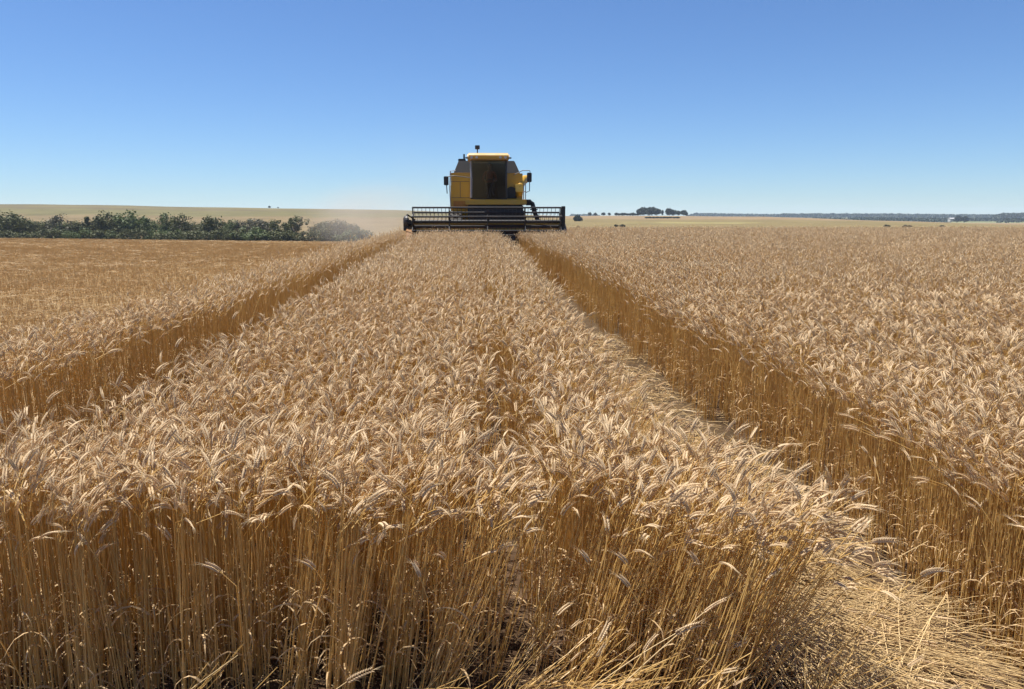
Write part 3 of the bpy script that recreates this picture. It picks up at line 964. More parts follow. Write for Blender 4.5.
# white shed among the far woods
sx, sy = place(946, 1190)
shed = empty('shed', (sx, sy, zy(220.3, 1190)), R(8))
MW = paint('whitewash', (0.50, 0.49, 0.47), 0.7, amount=0.2)
MRF = paint('shed_roof', (0.42, 0.42, 0.43), 0.6, amount=0.3)
MB().box(-5.5, 5.5, -3, 3, -2, 2.6).build('wall', MW, shed)
MB().prism_x([(-3.4, 2.6), (3.4, 2.6), (0, 4.2)], -5.8, 5.8).build('roof', MRF, shed)
MB().box(-1.2, 1.2, -3.06, -3.0, 0, 2.2).build('door', paint('shed_door', (0.15, 0.13, 0.12), 0.6), shed)
tag(shed, 'tiny white shed with pale roof among the far woods at the right', 'shed')

# ------------------------------------------------------------------ combine harvester
HXC = 0.34
CY = 27.0
CG = gz(HXC, CY)
comb = empty('combine_harvester', (HXC, CY, CG))
CS = 0.957
comb.scale = (CS * 1.025, CS, CS)
tag(comb, 'yellow combine harvester with wide black reel driving towards the viewer through the wheat', 'combine harvester')
YEL = paint('yellow_paint', (0.52, 0.30, 0.018), 0.42, amount=0.45, dirt=(0.40, 0.26, 0.10))
BLK = paint('black_paint', (0.014, 0.014, 0.016), 0.45, amount=0.22, dirt=(0.12, 0.085, 0.05))
DGR = paint('dark_grey_steel', (0.045, 0.047, 0.052), 0.5, amount=0.35, dirt=(0.16, 0.12, 0.08))
ORG = paint('orange_brown_paint', (0.22, 0.10, 0.03), 0.5, amount=0.6, dirt=(0.30, 0.20, 0.11))
DULL = paint('dusty_yellow_paint', (0.42, 0.25, 0.03), 0.6, amount=0.6, dirt=(0.22, 0.14, 0.07))
GRY = paint('grey_trim', (0.28, 0.28, 0.29), 0.45, amount=0.3)
RUB = paint('tyre_rubber', (0.022, 0.021, 0.020), 0.85, amount=0.6, dirt=(0.15, 0.11, 0.07))
RED = paint('red_brown_steel', (0.16, 0.045, 0.025), 0.55, amount=0.5)
ROOFM = paint('roof_paint', (0.46, 0.29, 0.07), 0.4, amount=0.55, dirt=(0.62, 0.46, 0.34))
SEAT = paint('cab_fabric', (0.03, 0.032, 0.04), 0.9, amount=0.2)
LAMP = paint('lamp_glass', (0.5, 0.5, 0.48), 0.15, amount=0.3)


def glass_mat(name, tint, refl):
    m, nt, out = nodes_of(name)
    t = nt.nodes.new('ShaderNodeBsdfTransparent'); t.inputs[0].default_value = (*tint, 1)
    g = nt.nodes.new('ShaderNodeBsdfGlossy'); g.inputs['Roughness'].default_value = 0.06; g.inputs[0].default_value = (0.8, 0.85, 0.85, 1)
    df = nt.nodes.new('ShaderNodeBsdfDiffuse'); df.inputs[0].default_value = (0.30, 0.26, 0.18, 1)       # dust on the pane
    n = nt.nodes.new('ShaderNodeTexNoise'); n.inputs['Scale'].default_value = 3.0; n.inputs['Detail'].default_value = 8
    tc = nt.nodes.new('ShaderNodeTexCoord'); nt.links.new(tc.outputs['Object'], n.inputs['Vector'])
    mr = nt.nodes.new('ShaderNodeMapRange'); mr.inputs['From Min'].default_value = 0.4; mr.inputs['From Max'].default_value = 0.75; mr.inputs['To Min'].default_value = 0.005; mr.inputs['To Max'].default_value = 0.07
    nt.links.new(n.outputs['Fac'], mr.inputs['Value'])
    f = nt.nodes.new('ShaderNodeFresnel'); f.inputs['IOR'].default_value = refl
    m1 = nt.nodes.new('ShaderNodeMixShader'); m2 = nt.nodes.new('ShaderNodeMixShader')
    nt.links.new(mr.outputs[0], m1.inputs[0]); nt.links.new(t.outputs[0], m1.inputs[1]); nt.links.new(df.outputs[0], m1.inputs[2])
    nt.links.new(f.outputs[0], m2.inputs[0]); nt.links.new(m1.outputs[0], m2.inputs[1]); nt.links.new(g.outputs[0], m2.inputs[2])
    nt.links.new(m2.outputs[0], out.inputs[0])
    return m


GLS = glass_mat('cab_glass', (0.34, 0.40, 0.36), 1.45)
hd = comb
# --- header (cutting platform)
hdr = MB()
hdr.prism_x([(0.92, 0.30), (1.02, 0.30), (1.02, 1.16), (0.92, 1.16)], -2.72, 2.72)                  # back sheet
hdr.prism_x([(-0.30, 0.26), (0.92, 0.22), (0.92, 0.297), (-0.30, 0.30)], -2.72, 2.72)               # floor
header = hdr.build('header', RED, comb, 0.008)
MB().box(-2.74, 2.74, 0.86, 1.06, 1.165, 1.30).build('top_beam', DULL, header, 0.02)
MB().box(-2.74, 2.74, 0.80, 0.915, 0.90, 1.02).build('back_rail', DULL, header, 0.015)
au = MB()
au.lathe_x([(-2.68, 0.02), (-2.68, 0.20), (2.68, 0.20), (2.68, 0.02)], 0, 0.52, 0.60, 18)
for s_ in (-1, 1):                                                                                 # helical flights towards the middle
    N_ = 150
    v = []; f = []
    for i in range(N_ + 1):
        t = i / N_; xx = s_ * (2.66 - 2.1 * t); q = t * 2 * math.pi * 4.5
        for r in (0.20, 0.31): v.append((xx, 0.52 + math.cos(q) * r, 0.60 + math.sin(q) * r))
        if i < N_: f.append((2 * i, 2 * i + 1, 2 * i + 3, 2 * i + 2))
    au.add(v, f)
au.build('feed_auger', DGR, header)
cb_ = MB().box(-2.72, 2.72, -0.36, -0.30, 0.265, 0.295)
for i in range(72):
    xx = -2.68 + i * 5.36 / 71
    cb_.add([(xx - 0.022, -0.36, 0.267), (xx + 0.022, -0.36, 0.267), (xx, -0.47, 0.28), (xx - 0.022, -0.36, 0.292), (xx + 0.022, -0.36, 0.292)], [(0, 1, 2), (3, 2, 4), (0, 2, 3), (1, 4, 2)])
cb_.build('cutter_bar', DGR, header)
for s_ in (-1, 1):                                                                                 # side sheets and pointed dividers
    x0, x1 = sorted((s_ * 2.725, s_ * 2.79))
    MB().prism_x([(-0.35, 0.24), (1.02, 0.24), (1.02, 1.18), (0.6, 1.22), (0.05, 0.95), (-0.35, 0.55)], x0, x1).build('side_sheet', RED if s_ < 0 else BLK, header, 0.01)
    dv = MB()
    xa, xb = sorted((s_ * 2.70, s_ * 2.93))
    dv.hexa([(xa, -0.34, 0.22), (xb, -0.34, 0.22), (xb, 0.35, 0.22), (xa, 0.35, 0.22)], [(xa, -0.34, 0.95), (xb, -0.34, 0.88), (xb, 0.35, 1.22), (xa, 0.35, 1.26)])
    dv.hexa([(s_ * 2.80 - .03, -1.15, 0.20), (s_ * 2.80 + .03, -1.15, 0.20), (xb, -0.343, 0.22), (xa, -0.343, 0.22)], [(s_ * 2.80 - .02, -1.15, 0.26), (s_ * 2.80 + .02, -1.15, 0.26), (xb, -0.343, 0.86), (xa, -0.343, 0.93)])
    tag(dv.build('divider', ORG if s_ < 0 else BLK, header, 0.015), 'orange crop divider' if s_ < 0 else 'black crop divider')
# --- reel: six bats on spiders about a tube
RCY, RCZ, RR = 0.10, 1.29, 0.525
reel = MB().lathe_x([(-2.70, 0.01), (-2.70, 0.065), (2.70, 0.065), (2.70, 0.01)], 0, RCY, RCZ, 14).build('reel', BLK, comb)
for k in range(6):
    q = R(10 + 60 * k + 90)
    by, bz = RCY + math.cos(q) * RR, RCZ + math.sin(q) * RR
    bt = MB().tube([(-2.72, by, bz), (2.72, by, bz)], 0.033, n=8)
    for i in range(38):
        xx = -2.66 + i * 5.32 / 37
        bt.tube([(xx, by, bz), (xx, by + 0.015, bz - 0.14), (xx, by + 0.05, bz - 0.27)], [0.010, 0.009, 0.007], n=5)
    bt.build('reel_bat', BLK, reel)
for xx in (-2.71, -1.38, 0.02, 1.40, 2.71):
    sp = MB()
    for k in range(6):
        q = R(10 + 60 * k + 90); q2 = q + R(60)
        p = Vector((xx, RCY + math.cos(q) * RR, RCZ + math.sin(q) * RR)); p2 = Vector((xx, RCY + math.cos(q2) * RR, RCZ + math.sin(q2) * RR))
        sp.tube([(xx, RCY, RCZ), p], 0.022, n=6)
        sp.tube([p * 0.5 + Vector((xx, RCY, RCZ)) * 0.5, p2 * 0.5 + Vector((xx, RCY, RCZ)) * 0.5], 0.014, n=6)
    if abs(xx) > 2: sp.lathe_x([(-0.015, 0.01), (-0.015, 0.30), (0.015, 0.30), (0.015, 0.01)], xx, RCY, RCZ, 20)
    sp.build('reel_spider', BLK, reel)
for s_ in (-1, 1):                                                                                 # arms that carry the reel
    am = MB()
    x0, x1 = sorted((s_ * 2.76, s_ * 2.85))
    am.hexa([(x0, -0.08, 1.20), (x1, -0.08, 1.20), (x1, 1.0, 1.05), (x0, 1.0, 1.05)], [(x0, -0.08, 1.36), (x1, -0.08, 1.36), (x1, 1.0, 1.22), (x0, 1.0, 1.22)])
    am.tube([(s_ * 2.80, 0.15, 1.22), (s_ * 2.80, 0.55, 0.62)], [0.05, 0.035], n=8)
    if s_ > 0: am.box(2.74, 2.88, -0.02, 0.16, 0.8, 1.86)
    am.build('reel_arm', BLK, comb, 0.012)
dr = MB().lathe_x([(-0.1, 0.01), (-0.1, 0.17), (-0.02, 0.24), (0.06, 0.24), (0.06, 0.01)], -2.95, RCY, 1.28, 18)
dr.box(-3.05, -2.86, -0.05, 0.25, 0.95, 1.42)
dr.tube([(-2.98, 0.1, 1.42), (-2.95, 0.5, 1.55), (-2.7, 0.9, 1.35)], 0.03, n=7)
dr.build('reel_drive', BLK, comb, 0.015)
# --- feeder house
MB().hexa([(-0.65, 1.03, 0.32), (0.85, 1.03, 0.32), (0.85, 2.9, 0.95), (-0.65, 2.9, 0.95)], [(-0.65, 1.03, 1.02), (0.85, 1.03, 1.02), (0.85, 2.9, 1.75), (-0.65, 2.9, 1.75)]).build('feeder_house', BLK, comb, 0.02)
# --- chassis and body
bd = MB()
bd.prism_x([(2.75, 1.05), (6.6, 1.05), (7.3, 1.7), (7.3, 2.75), (6.4, 3.1), (2.55, 3.20), (2.55, 1.75)], -1.36, 1.42)
body = bd.build('body', YEL, comb, 0.05)
MB().hexa([(-1.10, 7.27, 1.0), (1.15, 7.27, 1.0), (1.15, 7.9, 0.9), (-1.10, 7.9, 0.9)], [(-1.10, 7.27, 2.7), (1.15, 7.27, 2.7), (1.15, 7.75, 2.3), (-1.10, 7.75, 2.3)]).build('straw_hood', DGR, comb, 0.03)
MB().box(-1.385, -0.62, 2.50, 2.548, 1.80, 3.22).build('front_panel', YEL, comb, 0.012)
MB().box(-1.30, -0.75, 2.485, 2.497, 1.86, 2.10).build('panel_stain_plate', paint('rusty_plate', (0.42, 0.20, 0.03), 0.6, amount=0.6, dirt=(0.22, 0.09, 0.04)), comb, 0.003)
MB().box(0.74, 1.45, 2.50, 2.548, 1.85, 3.20).build('front_panel', YEL, comb, 0.012)
rc = MB().tube([(1.0, 2.42, 2.46), (1.0, 2.498, 2.46)], 0.21, n=20)
rc.box(0.80, 1.22, 2.46, 2.498, 2.20, 2.50)
rc.build('dark_recess', BLK, comb, 0.02)  # darkness of a recess put in as a solid black disc and block
sm = MB()
for z in (2.22, 2.86): sm.box(-1.37, -0.66, 2.494, 2.4985, z, z + 0.018)
for x in (-1.03,): sm.box(x, x + 0.018, 2.494, 2.4985, 2.24, 2.855)
sm.build('panel_seam', DGR, comb)
# side shields
for s_ in (-1, 1):
    xx = -1.362 if s_ < 0 else 1.422
    for (ya, yb) in ((2.9, 4.4), (4.5, 6.2)):
        x0, x1 = sorted((xx, xx + s_ * 0.05))
        MB().box(x0, x1, ya, yb, 1.35, 2.75).build('side_shield', YEL, comb, 0.02)
# grain tank extension
gt = MB()
gt.hexa([(-1.28, 2.62, 3.203), (1.36, 2.62, 3.203), (1.36, 5.1, 3.15), (-1.28, 5.1, 3.15)], [(-1.08, 2.85, 3.72), (1.14, 2.85, 3.72), (1.14, 4.9, 3.72), (-1.08, 4.9, 3.72)])
gt.box(-1.10, -0.80, 2.9, 4.8, 3.71, 3.80)
gt.build('grain_tank_extension', paint('tank_steel', (0.016, 0.017, 0.020), 0.6, amount=0.12, dirt=(0.10, 0.08, 0.06), spec=0.3), comb, 0.02)
MB().tube([(-0.87, 3.4, 3.5), (-0.87, 3.4, 4.02)], 0.035, n=10).build('exhaust_pipe', BLK, comb)
# unloading auger folded back along the machine
ua = MB().tube([(1.30, 2.50, 2.30), (1.32, 2.48, 2.62), (1.45, 2.75, 2.95), (1.62, 3.3, 3.02), (1.62, 8.3, 2.95)], [0.15, 0.17, 0.17, 0.16, 0.16], n=14)
ua.build('unloading_auger', YEL, comb, smooth=True)
tag(MB().prism_x([(2.30, 2.46), (2.49, 2.46), (2.49, 2.76), (2.34, 2.78)], 1.16, 1.46).build('auger_elbow_cover', paint('sunlit_yellow_paint', (0.85, 0.60, 0.10), 0.35, amount=0.2), comb, 0.02), 'yellow cover with sunlight put into its colour')  # lighter copy of the yellow paint: sunlight put into the colour
# platform under and beside the cab
MB().box(-0.80, 1.52, 0.98, 2.45, 1.93, 2.13).build('platform', YEL, comb, 0.025)
MB().box(-0.72, 1.40, 1.10, 2.40, 1.35, 1.925).build('platform_underside', BLK, comb, 0.03)
# ladder at the right of the picture
ld = MB()
ld.hexa([(1.50, 1.2, 1.90), (1.78, 1.2, 1.90), (1.78, 1.32, 1.98), (1.50, 1.32, 1.98)], [(1.50, 1.2, 2.12), (1.70, 1.2, 2.12), (1.70, 1.32, 2.14), (1.50, 1.32, 2.14)])
for yy in (1.15, 1.62):
    ld.tube([(1.60, yy, 2.10), (1.76, yy, 1.98), (1.86, yy, 1.62), (2.06, yy, 1.12), (2.12, yy, 0.55)], [0.055, 0.075, 0.075, 0.065, 0.05], n=7)
for zz, xx in ((1.75, 1.82), (1.45, 1.93), (1.15, 2.05), (0.85, 2.09), (0.58, 2.115)):
    ld.box(xx - 0.13, xx + 0.13, 1.10, 1.67, zz - 0.022, zz + 0.022)
ld.build('ladder', BLK, comb, 0.006)
# --- cab
cabf = MB()
CX0, CX1 = -0.61, 0.78
fl = [(CX0, 2.42), (CX0, 1.10), (CX1, 1.10), (CX1, 2.42)]
cabf.box(CX0, CX1, 1.12, 2.45, 2.133, 2.20)
cabf.box(CX0, CX1, 2.36, 2.45, 2.20, 3.58)
cabf.box(CX0 + .02, CX1 - .02, 2.30, 2.357, 2.20, 2.75)
cab = cabf.build('cab', BLK, comb, 0.012)
for (xx, yy, mt) in ((CX0 + 0.035, 1.13, GRY), (CX1 - 0.03, 1.13, BLK), (CX0 + 0.035, 2.33, BLK), (CX1 - 0.03, 2.33, BLK)):
    MB().tube([(xx, yy, 2.20), (xx - 0.01 * (1 if xx > 0 else -1), yy - (0.06 if yy < 2 else 0), 2.9), (xx, yy, 3.60)], 0.042, n=8).build('pillar', mt, cab)
wv = []; wf = []
NS, NZ = 14, 10
for j in range(NZ + 1):                                                                            # bowed windscreen
    for i in range(NS + 1):
        u_ = i / NS * 2 - 1; t = j / NZ
        zb = 2.19 - 0.03 * (1 - u_ * u_)
        wv.append((CX0 + 0.06 + (CX1 - CX0 - 0.12) * i / NS, 1.10 - 0.11 * (1 - u_ * u_) - 0.05 * t, zb + (3.585 - zb) * t))
for j in range(NZ):
    for i in range(NS):
        a = j * (NS + 1) + i
        wf.append((a, a + 1, a + NS + 2, a + NS + 1))
MB().add(wv, wf).build('windscreen', GLS, cab, smooth=True)
for xx in (CX0 + 0.012, CX1 - 0.012):
    MB().add([(xx, 1.18, 2.21), (xx, 2.30, 2.21), (xx, 2.30, 3.57), (xx, 1.18, 3.57)], [(0, 1, 2, 3)]).build('side_window', GLS, cab)
MB().tube([(0.05, 0.965, 2.2), (0.15, 0.945, 2.55), (0.30, 0.945, 2.95)], 0.010, n=6).build('wiper', BLK, cab)
rf = MB()
rf.prism_x([(0.80, 3.62), (2.62, 3.62), (2.62, 3.80), (2.3, 3.88), (1.3, 3.90), (0.95, 3.85), (0.80, 3.76)], -0.71, 0.86)
roof = rf.build('roof', ROOFM, cab, 0.045)
MB().box(-0.66, 0.81, 0.765, 0.797, 3.64, 3.75).build('roof_front_band', YEL, roof, 0.012)
MB().box(-0.79, 0.94, 0.86, 1.05, 3.665, 3.71).build('sun_visor', DGR, roof, 0.01)
for xx in (-0.55, -0.36, 0.52, 0.71):
    MB().tube([(xx, 0.73, 3.695), (xx, 0.765, 3.695)], 0.05, n=12).build('work_light', LAMP, roof)
bc = MB().tube([(-0.33, 1.5, 3.88), (-0.33, 1.5, 4.06)], 0.025, n=8).box(-0.42, -0.24, 1.42, 1.58, 4.055, 4.20)
bc.build('roof_beacon', BLK, roof, 0.02)
# inside the cab
st = MB().box(-0.08, 0.36, 1.75, 2.2, 2.50, 2.62).box(-0.06, 0.34, 2.16, 2.27, 2.60, 3.18).box(0.02, 0.26, 1.85, 2.1, 2.20, 2.50)
st.build('driver_seat', SEAT, cab, 0.03)
sw = MB()
ring = [(0.14 + 0.19 * math.cos(a), 1.50 + 0.12 * math.sin(a), 2.78 + 0.13 * math.sin(a)) for a in np.linspace(0, 2 * math.pi, 22)]
sw.tube(ring, 0.014, n=6)
sw.tube([(0.14, 1.42, 2.2), (0.14, 1.50, 2.78)], 0.035, n=8); sw.tube([(-0.04, 1.5, 2.78), (0.32, 1.5, 2.78)], 0.012, n=6)
sw.build('steering_wheel', BLK, cab)
MB().box(0.45, 0.75, 1.55, 2.2, 2.20, 2.66).build('control_console', DGR, cab, 0.03)
# mirrors and handrails
mr = MB().tube([(1.02, 1.0, 3.05), (1.35, 0.95, 3.22), (1.62, 0.9, 3.22), (1.64, 0.9, 3.15)], 0.016, n=6)
mr.tube([(1.62, 0.9, 2.85), (1.62, 0.92, 2.45), (1.50, 1.0, 2.40)], 0.016, n=6)
arm = mr.build('mirror_arm', DGR, comb)
MB().box(1.52, 1.70, 0.86, 0.93, 2.78, 3.14).build('mirror', BLK, arm, 0.02)
mr = MB().tube([(-0.60, 1.0, 2.95), (-1.2, 0.98, 3.02), (-1.50, 0.98, 2.98)], 0.016, n=6)
mr.tube([(-1.50, 0.98, 2.70), (-1.48, 0.98, 2.35)], 0.018, n=6)
arm = mr.build('mirror_arm', DGR, comb)
MB().box(-1.60, -1.42, 0.95, 1.02, 2.66, 3.0).build('mirror', BLK, arm, 0.02)
hr = MB().tube([(1.48, 1.05, 2.13), (1.48, 1.05, 2.75), (1.48, 2.3, 2.75), (1.48, 2.3, 2.13)], 0.018, n=6).tube([(1.48, 1.05, 2.45), (1.48, 2.3, 2.45)], 0.014, n=6)
hr.build('handrail', GRY, comb)
MB().tube([(-1.40, 2.45, 1.75), (-1.43, 2.44, 2.6), (-1.40, 2.45, 3.28), (-1.2, 2.5, 3.30)], 0.022, n=6).build('handrail', GRY, comb)
# wheels
for (xx, yy, r, w) in ((-1.22, 2.75, 0.86, 0.56), (1.28, 2.75, 0.86, 0.56), (-1.05, 6.3, 0.52, 0.36), (1.10, 6.3, 0.52, 0.36)):
    h_ = w / 2
    wh = MB().lathe_x([(-h_ * .8, 0.05), (-h_ * .8, r * 0.5), (h_ * .8, r * 0.5), (h_ * .8, 0.05)], xx, yy, r, 20).build('wheel', YEL, comb)
    ty = MB().lathe_x([(-h_ * .8, r * 0.5), (-h_, r * 0.62), (-h_, r * 0.88), (-h_ * .8, r * 0.95), (h_ * .8, r * 0.95), (h_, r * 0.88), (h_, r * 0.62), (h_ * .8, r * 0.5)], xx, yy, r, 28)
    for i in range(18):
        q = 2 * math.pi * i / 18; q2 = q + 0.20
        for s_ in (-1, 1):
            c1, s1, c2, s2 = math.cos(q), math.sin(q), math.cos(q2), math.sin(q2)
            a0, a1 = (xx + s_ * 0.01, xx + s_ * h_ * 0.97)
            dq = 0.07
            pts = []
            for rr_ in (r * 0.93, r):
                pts.append([(a0, yy + math.cos(q2 - dq) * rr_, r + math.sin(q2 - dq) * rr_), (a1, yy + math.cos(q - dq) * rr_, r + math.sin(q - dq) * rr_), (a1, yy + math.cos(q + dq) * rr_, r + math.sin(q + dq) * rr_), (a0, yy + math.cos(q2 + dq) * rr_, r + math.sin(q2 + dq) * rr_)])
            ty.hexa(pts[0], pts[1])
    ty.build('tyre', RUB, wh)
ax_ = MB().tube([(-1.3, 2.75, 0.86), (1.3, 2.75, 0.86)], 0.13, n=10).tube([(-1.1, 6.3, 0.52), (1.1, 6.3, 0.52)], 0.09, n=10).box(-0.5, 0.6, 2.5, 6.5, 0.80, 1.06)
ax_.build('axle', BLK, comb, 0.01)

# --- the driver
def skin_person(name, joints, edges, mat_fn, loc, root):
    me = bpy.data.meshes.new(name)
    me.from_pydata([j[0] for j in joints], edges, [])
    o = bpy.data.objects.new(name, me); col.objects.link(o); o.location = loc
    sk = o.modifiers.new('skin', 'SKIN'); 
    if not me.skin_vertices: me.skin_vertices.new()
    for i, j in enumerate(joints):
        me.skin_vertices[0].data[i].radius = j[1]
        me.skin_vertices[0].data[i].use_root = (i == root)
    sub = o.modifiers.new('sub', 'SUBSURF'); sub.levels = 2; sub.render_levels = 2
    dg = bpy.context.evaluated_depsgraph_get()
    m2 = bpy.data.meshes.new_from_object(o.evaluated_get(dg))
    o.modifiers.clear(); o.data = m2
    mats = mat_fn()
    m2.materials.clear()
    for m in mats: m2.materials.append(m)
    m2.polygons.foreach_set('use_smooth', [True] * len(m2.polygons))
    return o


SKIN = paint('skin', (0.36, 0.19, 0.12), 0.55, amount=0.1)
SHIRT = paint('red_shirt', (0.32, 0.07, 0.045), 0.85, amount=0.2)
TROU = paint('trousers', (0.05, 0.06, 0.09), 0.9, amount=0.3)
HAIR = paint('hair', (0.025, 0.017, 0.012), 0.7, amount=0.1)
J = [((0, 0, 0), (.15, .13)), ((0, 0.02, 0.18), (.14, .11)), ((0, 0.03, 0.36), (.165, .115)), ((0, 0.02, 0.47), (.10, .08)), ((0, 0.0, 0.54), (.055, .055)),
     ((0, -0.02, 0.62), (.074, .085)), ((0, -0.025, 0.70), (.078, .095)), ((0, -0.015, 0.775), (.055, .065))]
Ed = [(i, i + 1) for i in range(7)]
for s_ in (-1, 1):
    b0 = len(J)
    J += [((s_ * 0.19, 0.02, 0.42), (.062, .062)), ((s_ * 0.25, -0.04, 0.18), (.046, .046)), ((s_ * 0.17, -0.30, 0.12), (.034, .034)), ((s_ * 0.165, -0.36, 0.13), (.030, .036))]
    Ed += [(3, b0), (b0, b0 + 1), (b0 + 1, b0 + 2), (b0 + 2, b0 + 3)]
    b1 = len(J)
    J += [((s_ * 0.10, -0.06, -0.01), (.092, .085)), ((s_ * 0.13, -0.42, -0.01), (.066, .066)), ((s_ * 0.13, -0.46, -0.33), (.045, .05)), ((s_ * 0.13, -0.50, -0.38), (.038, .04)), ((s_ * 0.14, -0.61, -0.40), (.035, .03))]
    Ed += [(0, b1), (b1, b1 + 1), (b1 + 1, b1 + 2), (b1 + 2, b1 + 3), (b1 + 3, b1 + 4)]
PL = Vector((HXC + 0.14 * CS, CY + 1.98 * CS, CG + 2.74 * CS))
per = skin_person('person', J, Ed, lambda: [SKIN, SHIRT, TROU], PL, 0)
idx = []
for p in per.data.polygons:
    c = p.center
    if c.z > 0.50 or (c.y < -0.26 and c.z > 0.05): idx.append(0)
    elif c.z > 0.04 : idx.append(1)
    else: idx.append(2)
per.data.polygons.foreach_set('material_index', idx)
tag(per, 'driver in a red shirt sitting at the wheel behind the dark cab glass', 'person')
hb = MB()
for i in range(9):                                                                                 # hair cap
    for j in range(16):
        pass
hv = []; hf = []
for j in range(7):
    th = j / 6 * R(100)
    for i in range(16):
        q = 2 * math.pi * i / 16
        fr = 0.72 if math.sin(q) < -0.3 else 1.0
        hv.append((0.083 * math.sin(th * fr) * math.cos(q), -0.012 + 0.100 * math.sin(th * fr) * math.sin(q), 0.725 + 0.092 * math.cos(th * fr)))
for j in range(6):
    for i in range(16):
        i2 = (i + 1) % 16
        hf.append((j * 16 + i, j * 16 + i2, (j + 1) * 16 + i2, (j + 1) * 16 + i))
MB().add(hv, hf).build('hair', HAIR, per, smooth=True)
fc = MB()
for s_ in (-1, 1):
    fc.lathe_x([(-0.012, 0.001), (-0.008, 0.010), (0.008, 0.010), (0.012, 0.001)], s_ * 0.031, -0.108, 0.695, 8)
fc.build('eyes', HAIR, per)
nm = MB().add([(-0.012, -0.115, 0.665), (0.012, -0.115, 0.665), (0, -0.138, 0.668), (0, -0.113, 0.70)], [(0, 1, 2), (0, 2, 3), (2, 1, 3), (0, 3, 1)])
nm.build('nose', SKIN, per)
for s_ in (-1, 1):                                                                                 # fingers closed round the wheel rim
    hn = MB()
    for k in range(4):
        zz = 0.135 - 0.018 * k
        hn.tube([(s_ * 0.175, -0.375, zz), (s_ * 0.180, -0.425, zz + .004), (s_ * 0.160, -0.437, zz - .004), (s_ * 0.145, -0.415, zz - .008)], [0.010, 0.0095, 0.009, 0.007], n=7)
    hn.tube([(s_ * 0.15, -0.365, 0.145), (s_ * 0.125, -0.40, 0.15), (s_ * 0.130, -0.43, 0.135)], [0.012, 0.010, 0.008], n=7)
    hn.build('fingers', SKIN, per, smooth=True)

# ------------------------------------------------------------------ single stalks that stand out in the foreground
def lone_stalk(px, d, h0, px2, d2, h2, label, name='wheat_stalk', has_ear=True, sag=0.03, cat='wheat stalk', r=0.0024):
    x, y = place(px, d); x2, y2 = place(px2, d2)
    p0 = Vector((x, y, gz(x, y) + h0)); p1 = Vector((x2, y2, gz(x2, y2) + h2))
    e = empty(name, p0)
    mb = MB(); pts = []
    for k in range(9):
        t = k / 8
        pts.append((p1 - p0) * t + Vector((0, 0, sag * math.sin(math.pi * t))))
    mb.tube(pts, [r * (1 - 0.35 * k / 8) for k in range(9)], n=7)
    mb.build('stem', M_STRAW, e)
    if has_ear:
        eb = MB(); dv = (pts[-1] - pts[-2]).normalized()
        nd = math.atan2(dv.y, dv.x)
        ear(eb, pts[-1], dv, nd, True, ln=0.095, curl=0.35)
        eb.build('ear', [M_EAR, M_EAR, M_AWN, M_LEAF], e)
    lf = MB(); dry_leaf(lf, pts[3], random.uniform(0, 6.28), 0.12, 0.0045)
    lf.build('leaf', [M_LEAF] * 4, e)
    return tag(e, label, cat)


lone_stalk(143, 2.35, 0.30, 212, 2.42, 0.42, 'short pale broken straw slanting across the dark stems at lower left', 'straw', False, 0.0, 'straw')
lone_stalk(104, 2.25, 0.33, 131, 2.25, 0.17, 'pale straw leaning down to the left of the short broken straw near the bottom', 'straw', False, 0.0, 'straw')
lone_stalk(236, 2.25, 0.10, 330, 2.30, 0.40, 'wheat stalk leaning right with pale ear low between stems left of the fallen ears', 'wheat_stalk', True, 0.04)
lone_stalk(360, 2.15, 0.10, 425, 2.2, 0.26, 'fallen pale wheat ear lying lowest at the bottom of the picture', 'wheat_stalk', True, 0.05)
lone_stalk(418, 2.1, 0.10, 468, 2.2, 0.33, 'plump bright fallen wheat ear beside the dark row gap at the bottom', 'wheat_stalk', True, 0.04)
lone_stalk(500, 2.2, 0.12, 690, 2.35, 0.55, 'long pale stalk leaning far to the right across the front stems', 'wheat_stalk', True, 0.05)
lone_stalk(540, 2.2, 0.12, 720, 2.4, 0.60, 'long stalk leaning steeply right, upper one of the crossing pair', 'wheat_stalk', True, 0.03)
lone_stalk(902, 3.05, 0.42, 955, 3.2, 0.48, 'lone pale straw standing out sideways against the brown right wall of stems', 'straw', False, 0.0, 'straw')

# a small green seedling on the soil at the bottom left
gx, gy = place(147, 2.45)
sd = empty('weed_seedling', (gx, gy, gz(gx, gy)))
stm = MB().tube([(0, 0, 0), (0.005, 0, 0.09), (0.0, 0.005, 0.20)], [0.002, 0.0017, 0.001], n=6); stm.build('stem', M_GREEN, sd)
for k in range(8):
    a = k * 2.4; L = 0.045 - 0.003 * k; z = 0.06 + 0.019 * k
    c, s_ = math.cos(a), math.sin(a)
    v = []
    for t, w in ((0, 0.002), (0.35, 0.012), (0.7, 0.010), (1, 0.001)):
        for g_ in (-1, 1): v.append((c * L * t - s_ * w * g_, s_ * L * t + c * w * g_, z + 0.02 * math.sin(t * 2.2)))
    MB().add(v, [(0, 1, 3, 2), (2, 3, 5, 4), (4, 5, 7, 6)]).build('leaf', M_GREEN, sd)
tag(sd, 'small green weed seedling low among the stems at the bottom left', 'weed')

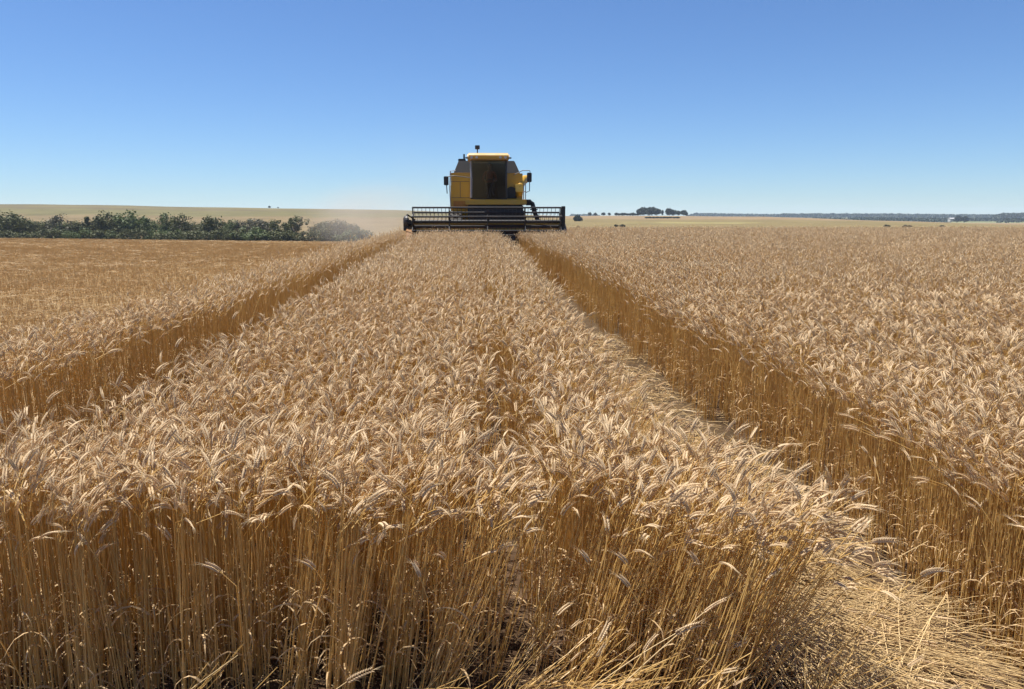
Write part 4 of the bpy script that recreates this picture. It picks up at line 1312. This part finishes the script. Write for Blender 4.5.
# ------------------------------------------------------------------ dust raised behind the harvester
def dust(name, loc, size, dens, label, seed):
    o = MB().box(-1, 1, -1, 1, -1, 1)
    m, nt, out = nodes_of(name)
    pv = nt.nodes.new('ShaderNodeVolumePrincipled')
    pv.inputs['Color'].default_value = (0.74, 0.69, 0.64, 1); pv.inputs['Anisotropy'].default_value = 0.25
    tc = nt.nodes.new('ShaderNodeTexCoord')
    ln = nt.nodes.new('ShaderNodeVectorMath'); ln.operation = 'LENGTH'
    nt.links.new(tc.outputs['Object'], ln.inputs[0])
    fo = nt.nodes.new('ShaderNodeMapRange'); fo.interpolation_type = 'SMOOTHSTEP'
    fo.inputs['From Min'].default_value = 1.0; fo.inputs['From Max'].default_value = 0.15
    nt.links.new(ln.outputs['Value'], fo.inputs['Value'])
    mp = nt.nodes.new('ShaderNodeMapping'); mp.inputs['Scale'].default_value = (size[0] * 0.22, size[1] * 0.22, size[2] * 0.3); mp.inputs['Location'].default_value = (seed, 0, 0)
    nt.links.new(tc.outputs['Object'], mp.inputs['Vector'])
    ns = nt.nodes.new('ShaderNodeTexNoise'); ns.inputs['Scale'].default_value = 1.0; ns.inputs['Detail'].default_value = 4
    nt.links.new(mp.outputs[0], ns.inputs['Vector'])
    mr_ = nt.nodes.new('ShaderNodeMapRange'); mr_.inputs['From Min'].default_value = 0.36; mr_.inputs['From Max'].default_value = 0.7; mr_.inputs['To Max'].default_value = dens
    nt.links.new(ns.outputs['Fac'], mr_.inputs['Value'])
    mu = nt.nodes.new('ShaderNodeMath'); mu.operation = 'MULTIPLY'
    nt.links.new(fo.outputs[0], mu.inputs[0]); nt.links.new(mr_.outputs[0], mu.inputs[1])
    nt.links.new(mu.outputs[0], pv.inputs['Density'])
    nt.links.new(pv.outputs[0], out.inputs['Volume'])
    ob = o.build(name, m)
    ob.location = loc; ob.scale = size
    tag(ob, label, 'dust', kind='stuff')
    return ob


dust('dust_cloud', (-4.6, 36.0, CG + 1.2), (4.2, 6.5, 2.2), 0.15, 'brown dust cloud low over the stubble behind the left end of the header', 2.0)
dust('dust_cloud', (-2.6, 38.0, CG + 3.6), (4.5, 6.5, 3.0), 0.012, 'thin dust veil rising into the sky to the left of the cab', 7.0)

# ------------------------------------------------------------------ air
HZ = 0.00011
hz = MB().box(-4300, 4300, -800, 4200, -75, 45).build('haze', bpy.data.materials.new('haze'))
hm = hz.data.materials[0]; hm.use_nodes = True
hn_ = hm.node_tree; hn_.nodes.clear()
ho = hn_.nodes.new('ShaderNodeOutputMaterial'); hv_ = hn_.nodes.new('ShaderNodeVolumePrincipled')
hv_.inputs['Color'].default_value = (0.62, 0.78, 1.0, 1); hv_.inputs['Density'].default_value = HZ; hv_.inputs['Anisotropy'].default_value = 0.0
hn_.links.new(hv_.outputs[0], ho.inputs['Volume'])
tag(hz, 'thin blue summer haze over the far fields and woods', 'haze', kind='stuff')
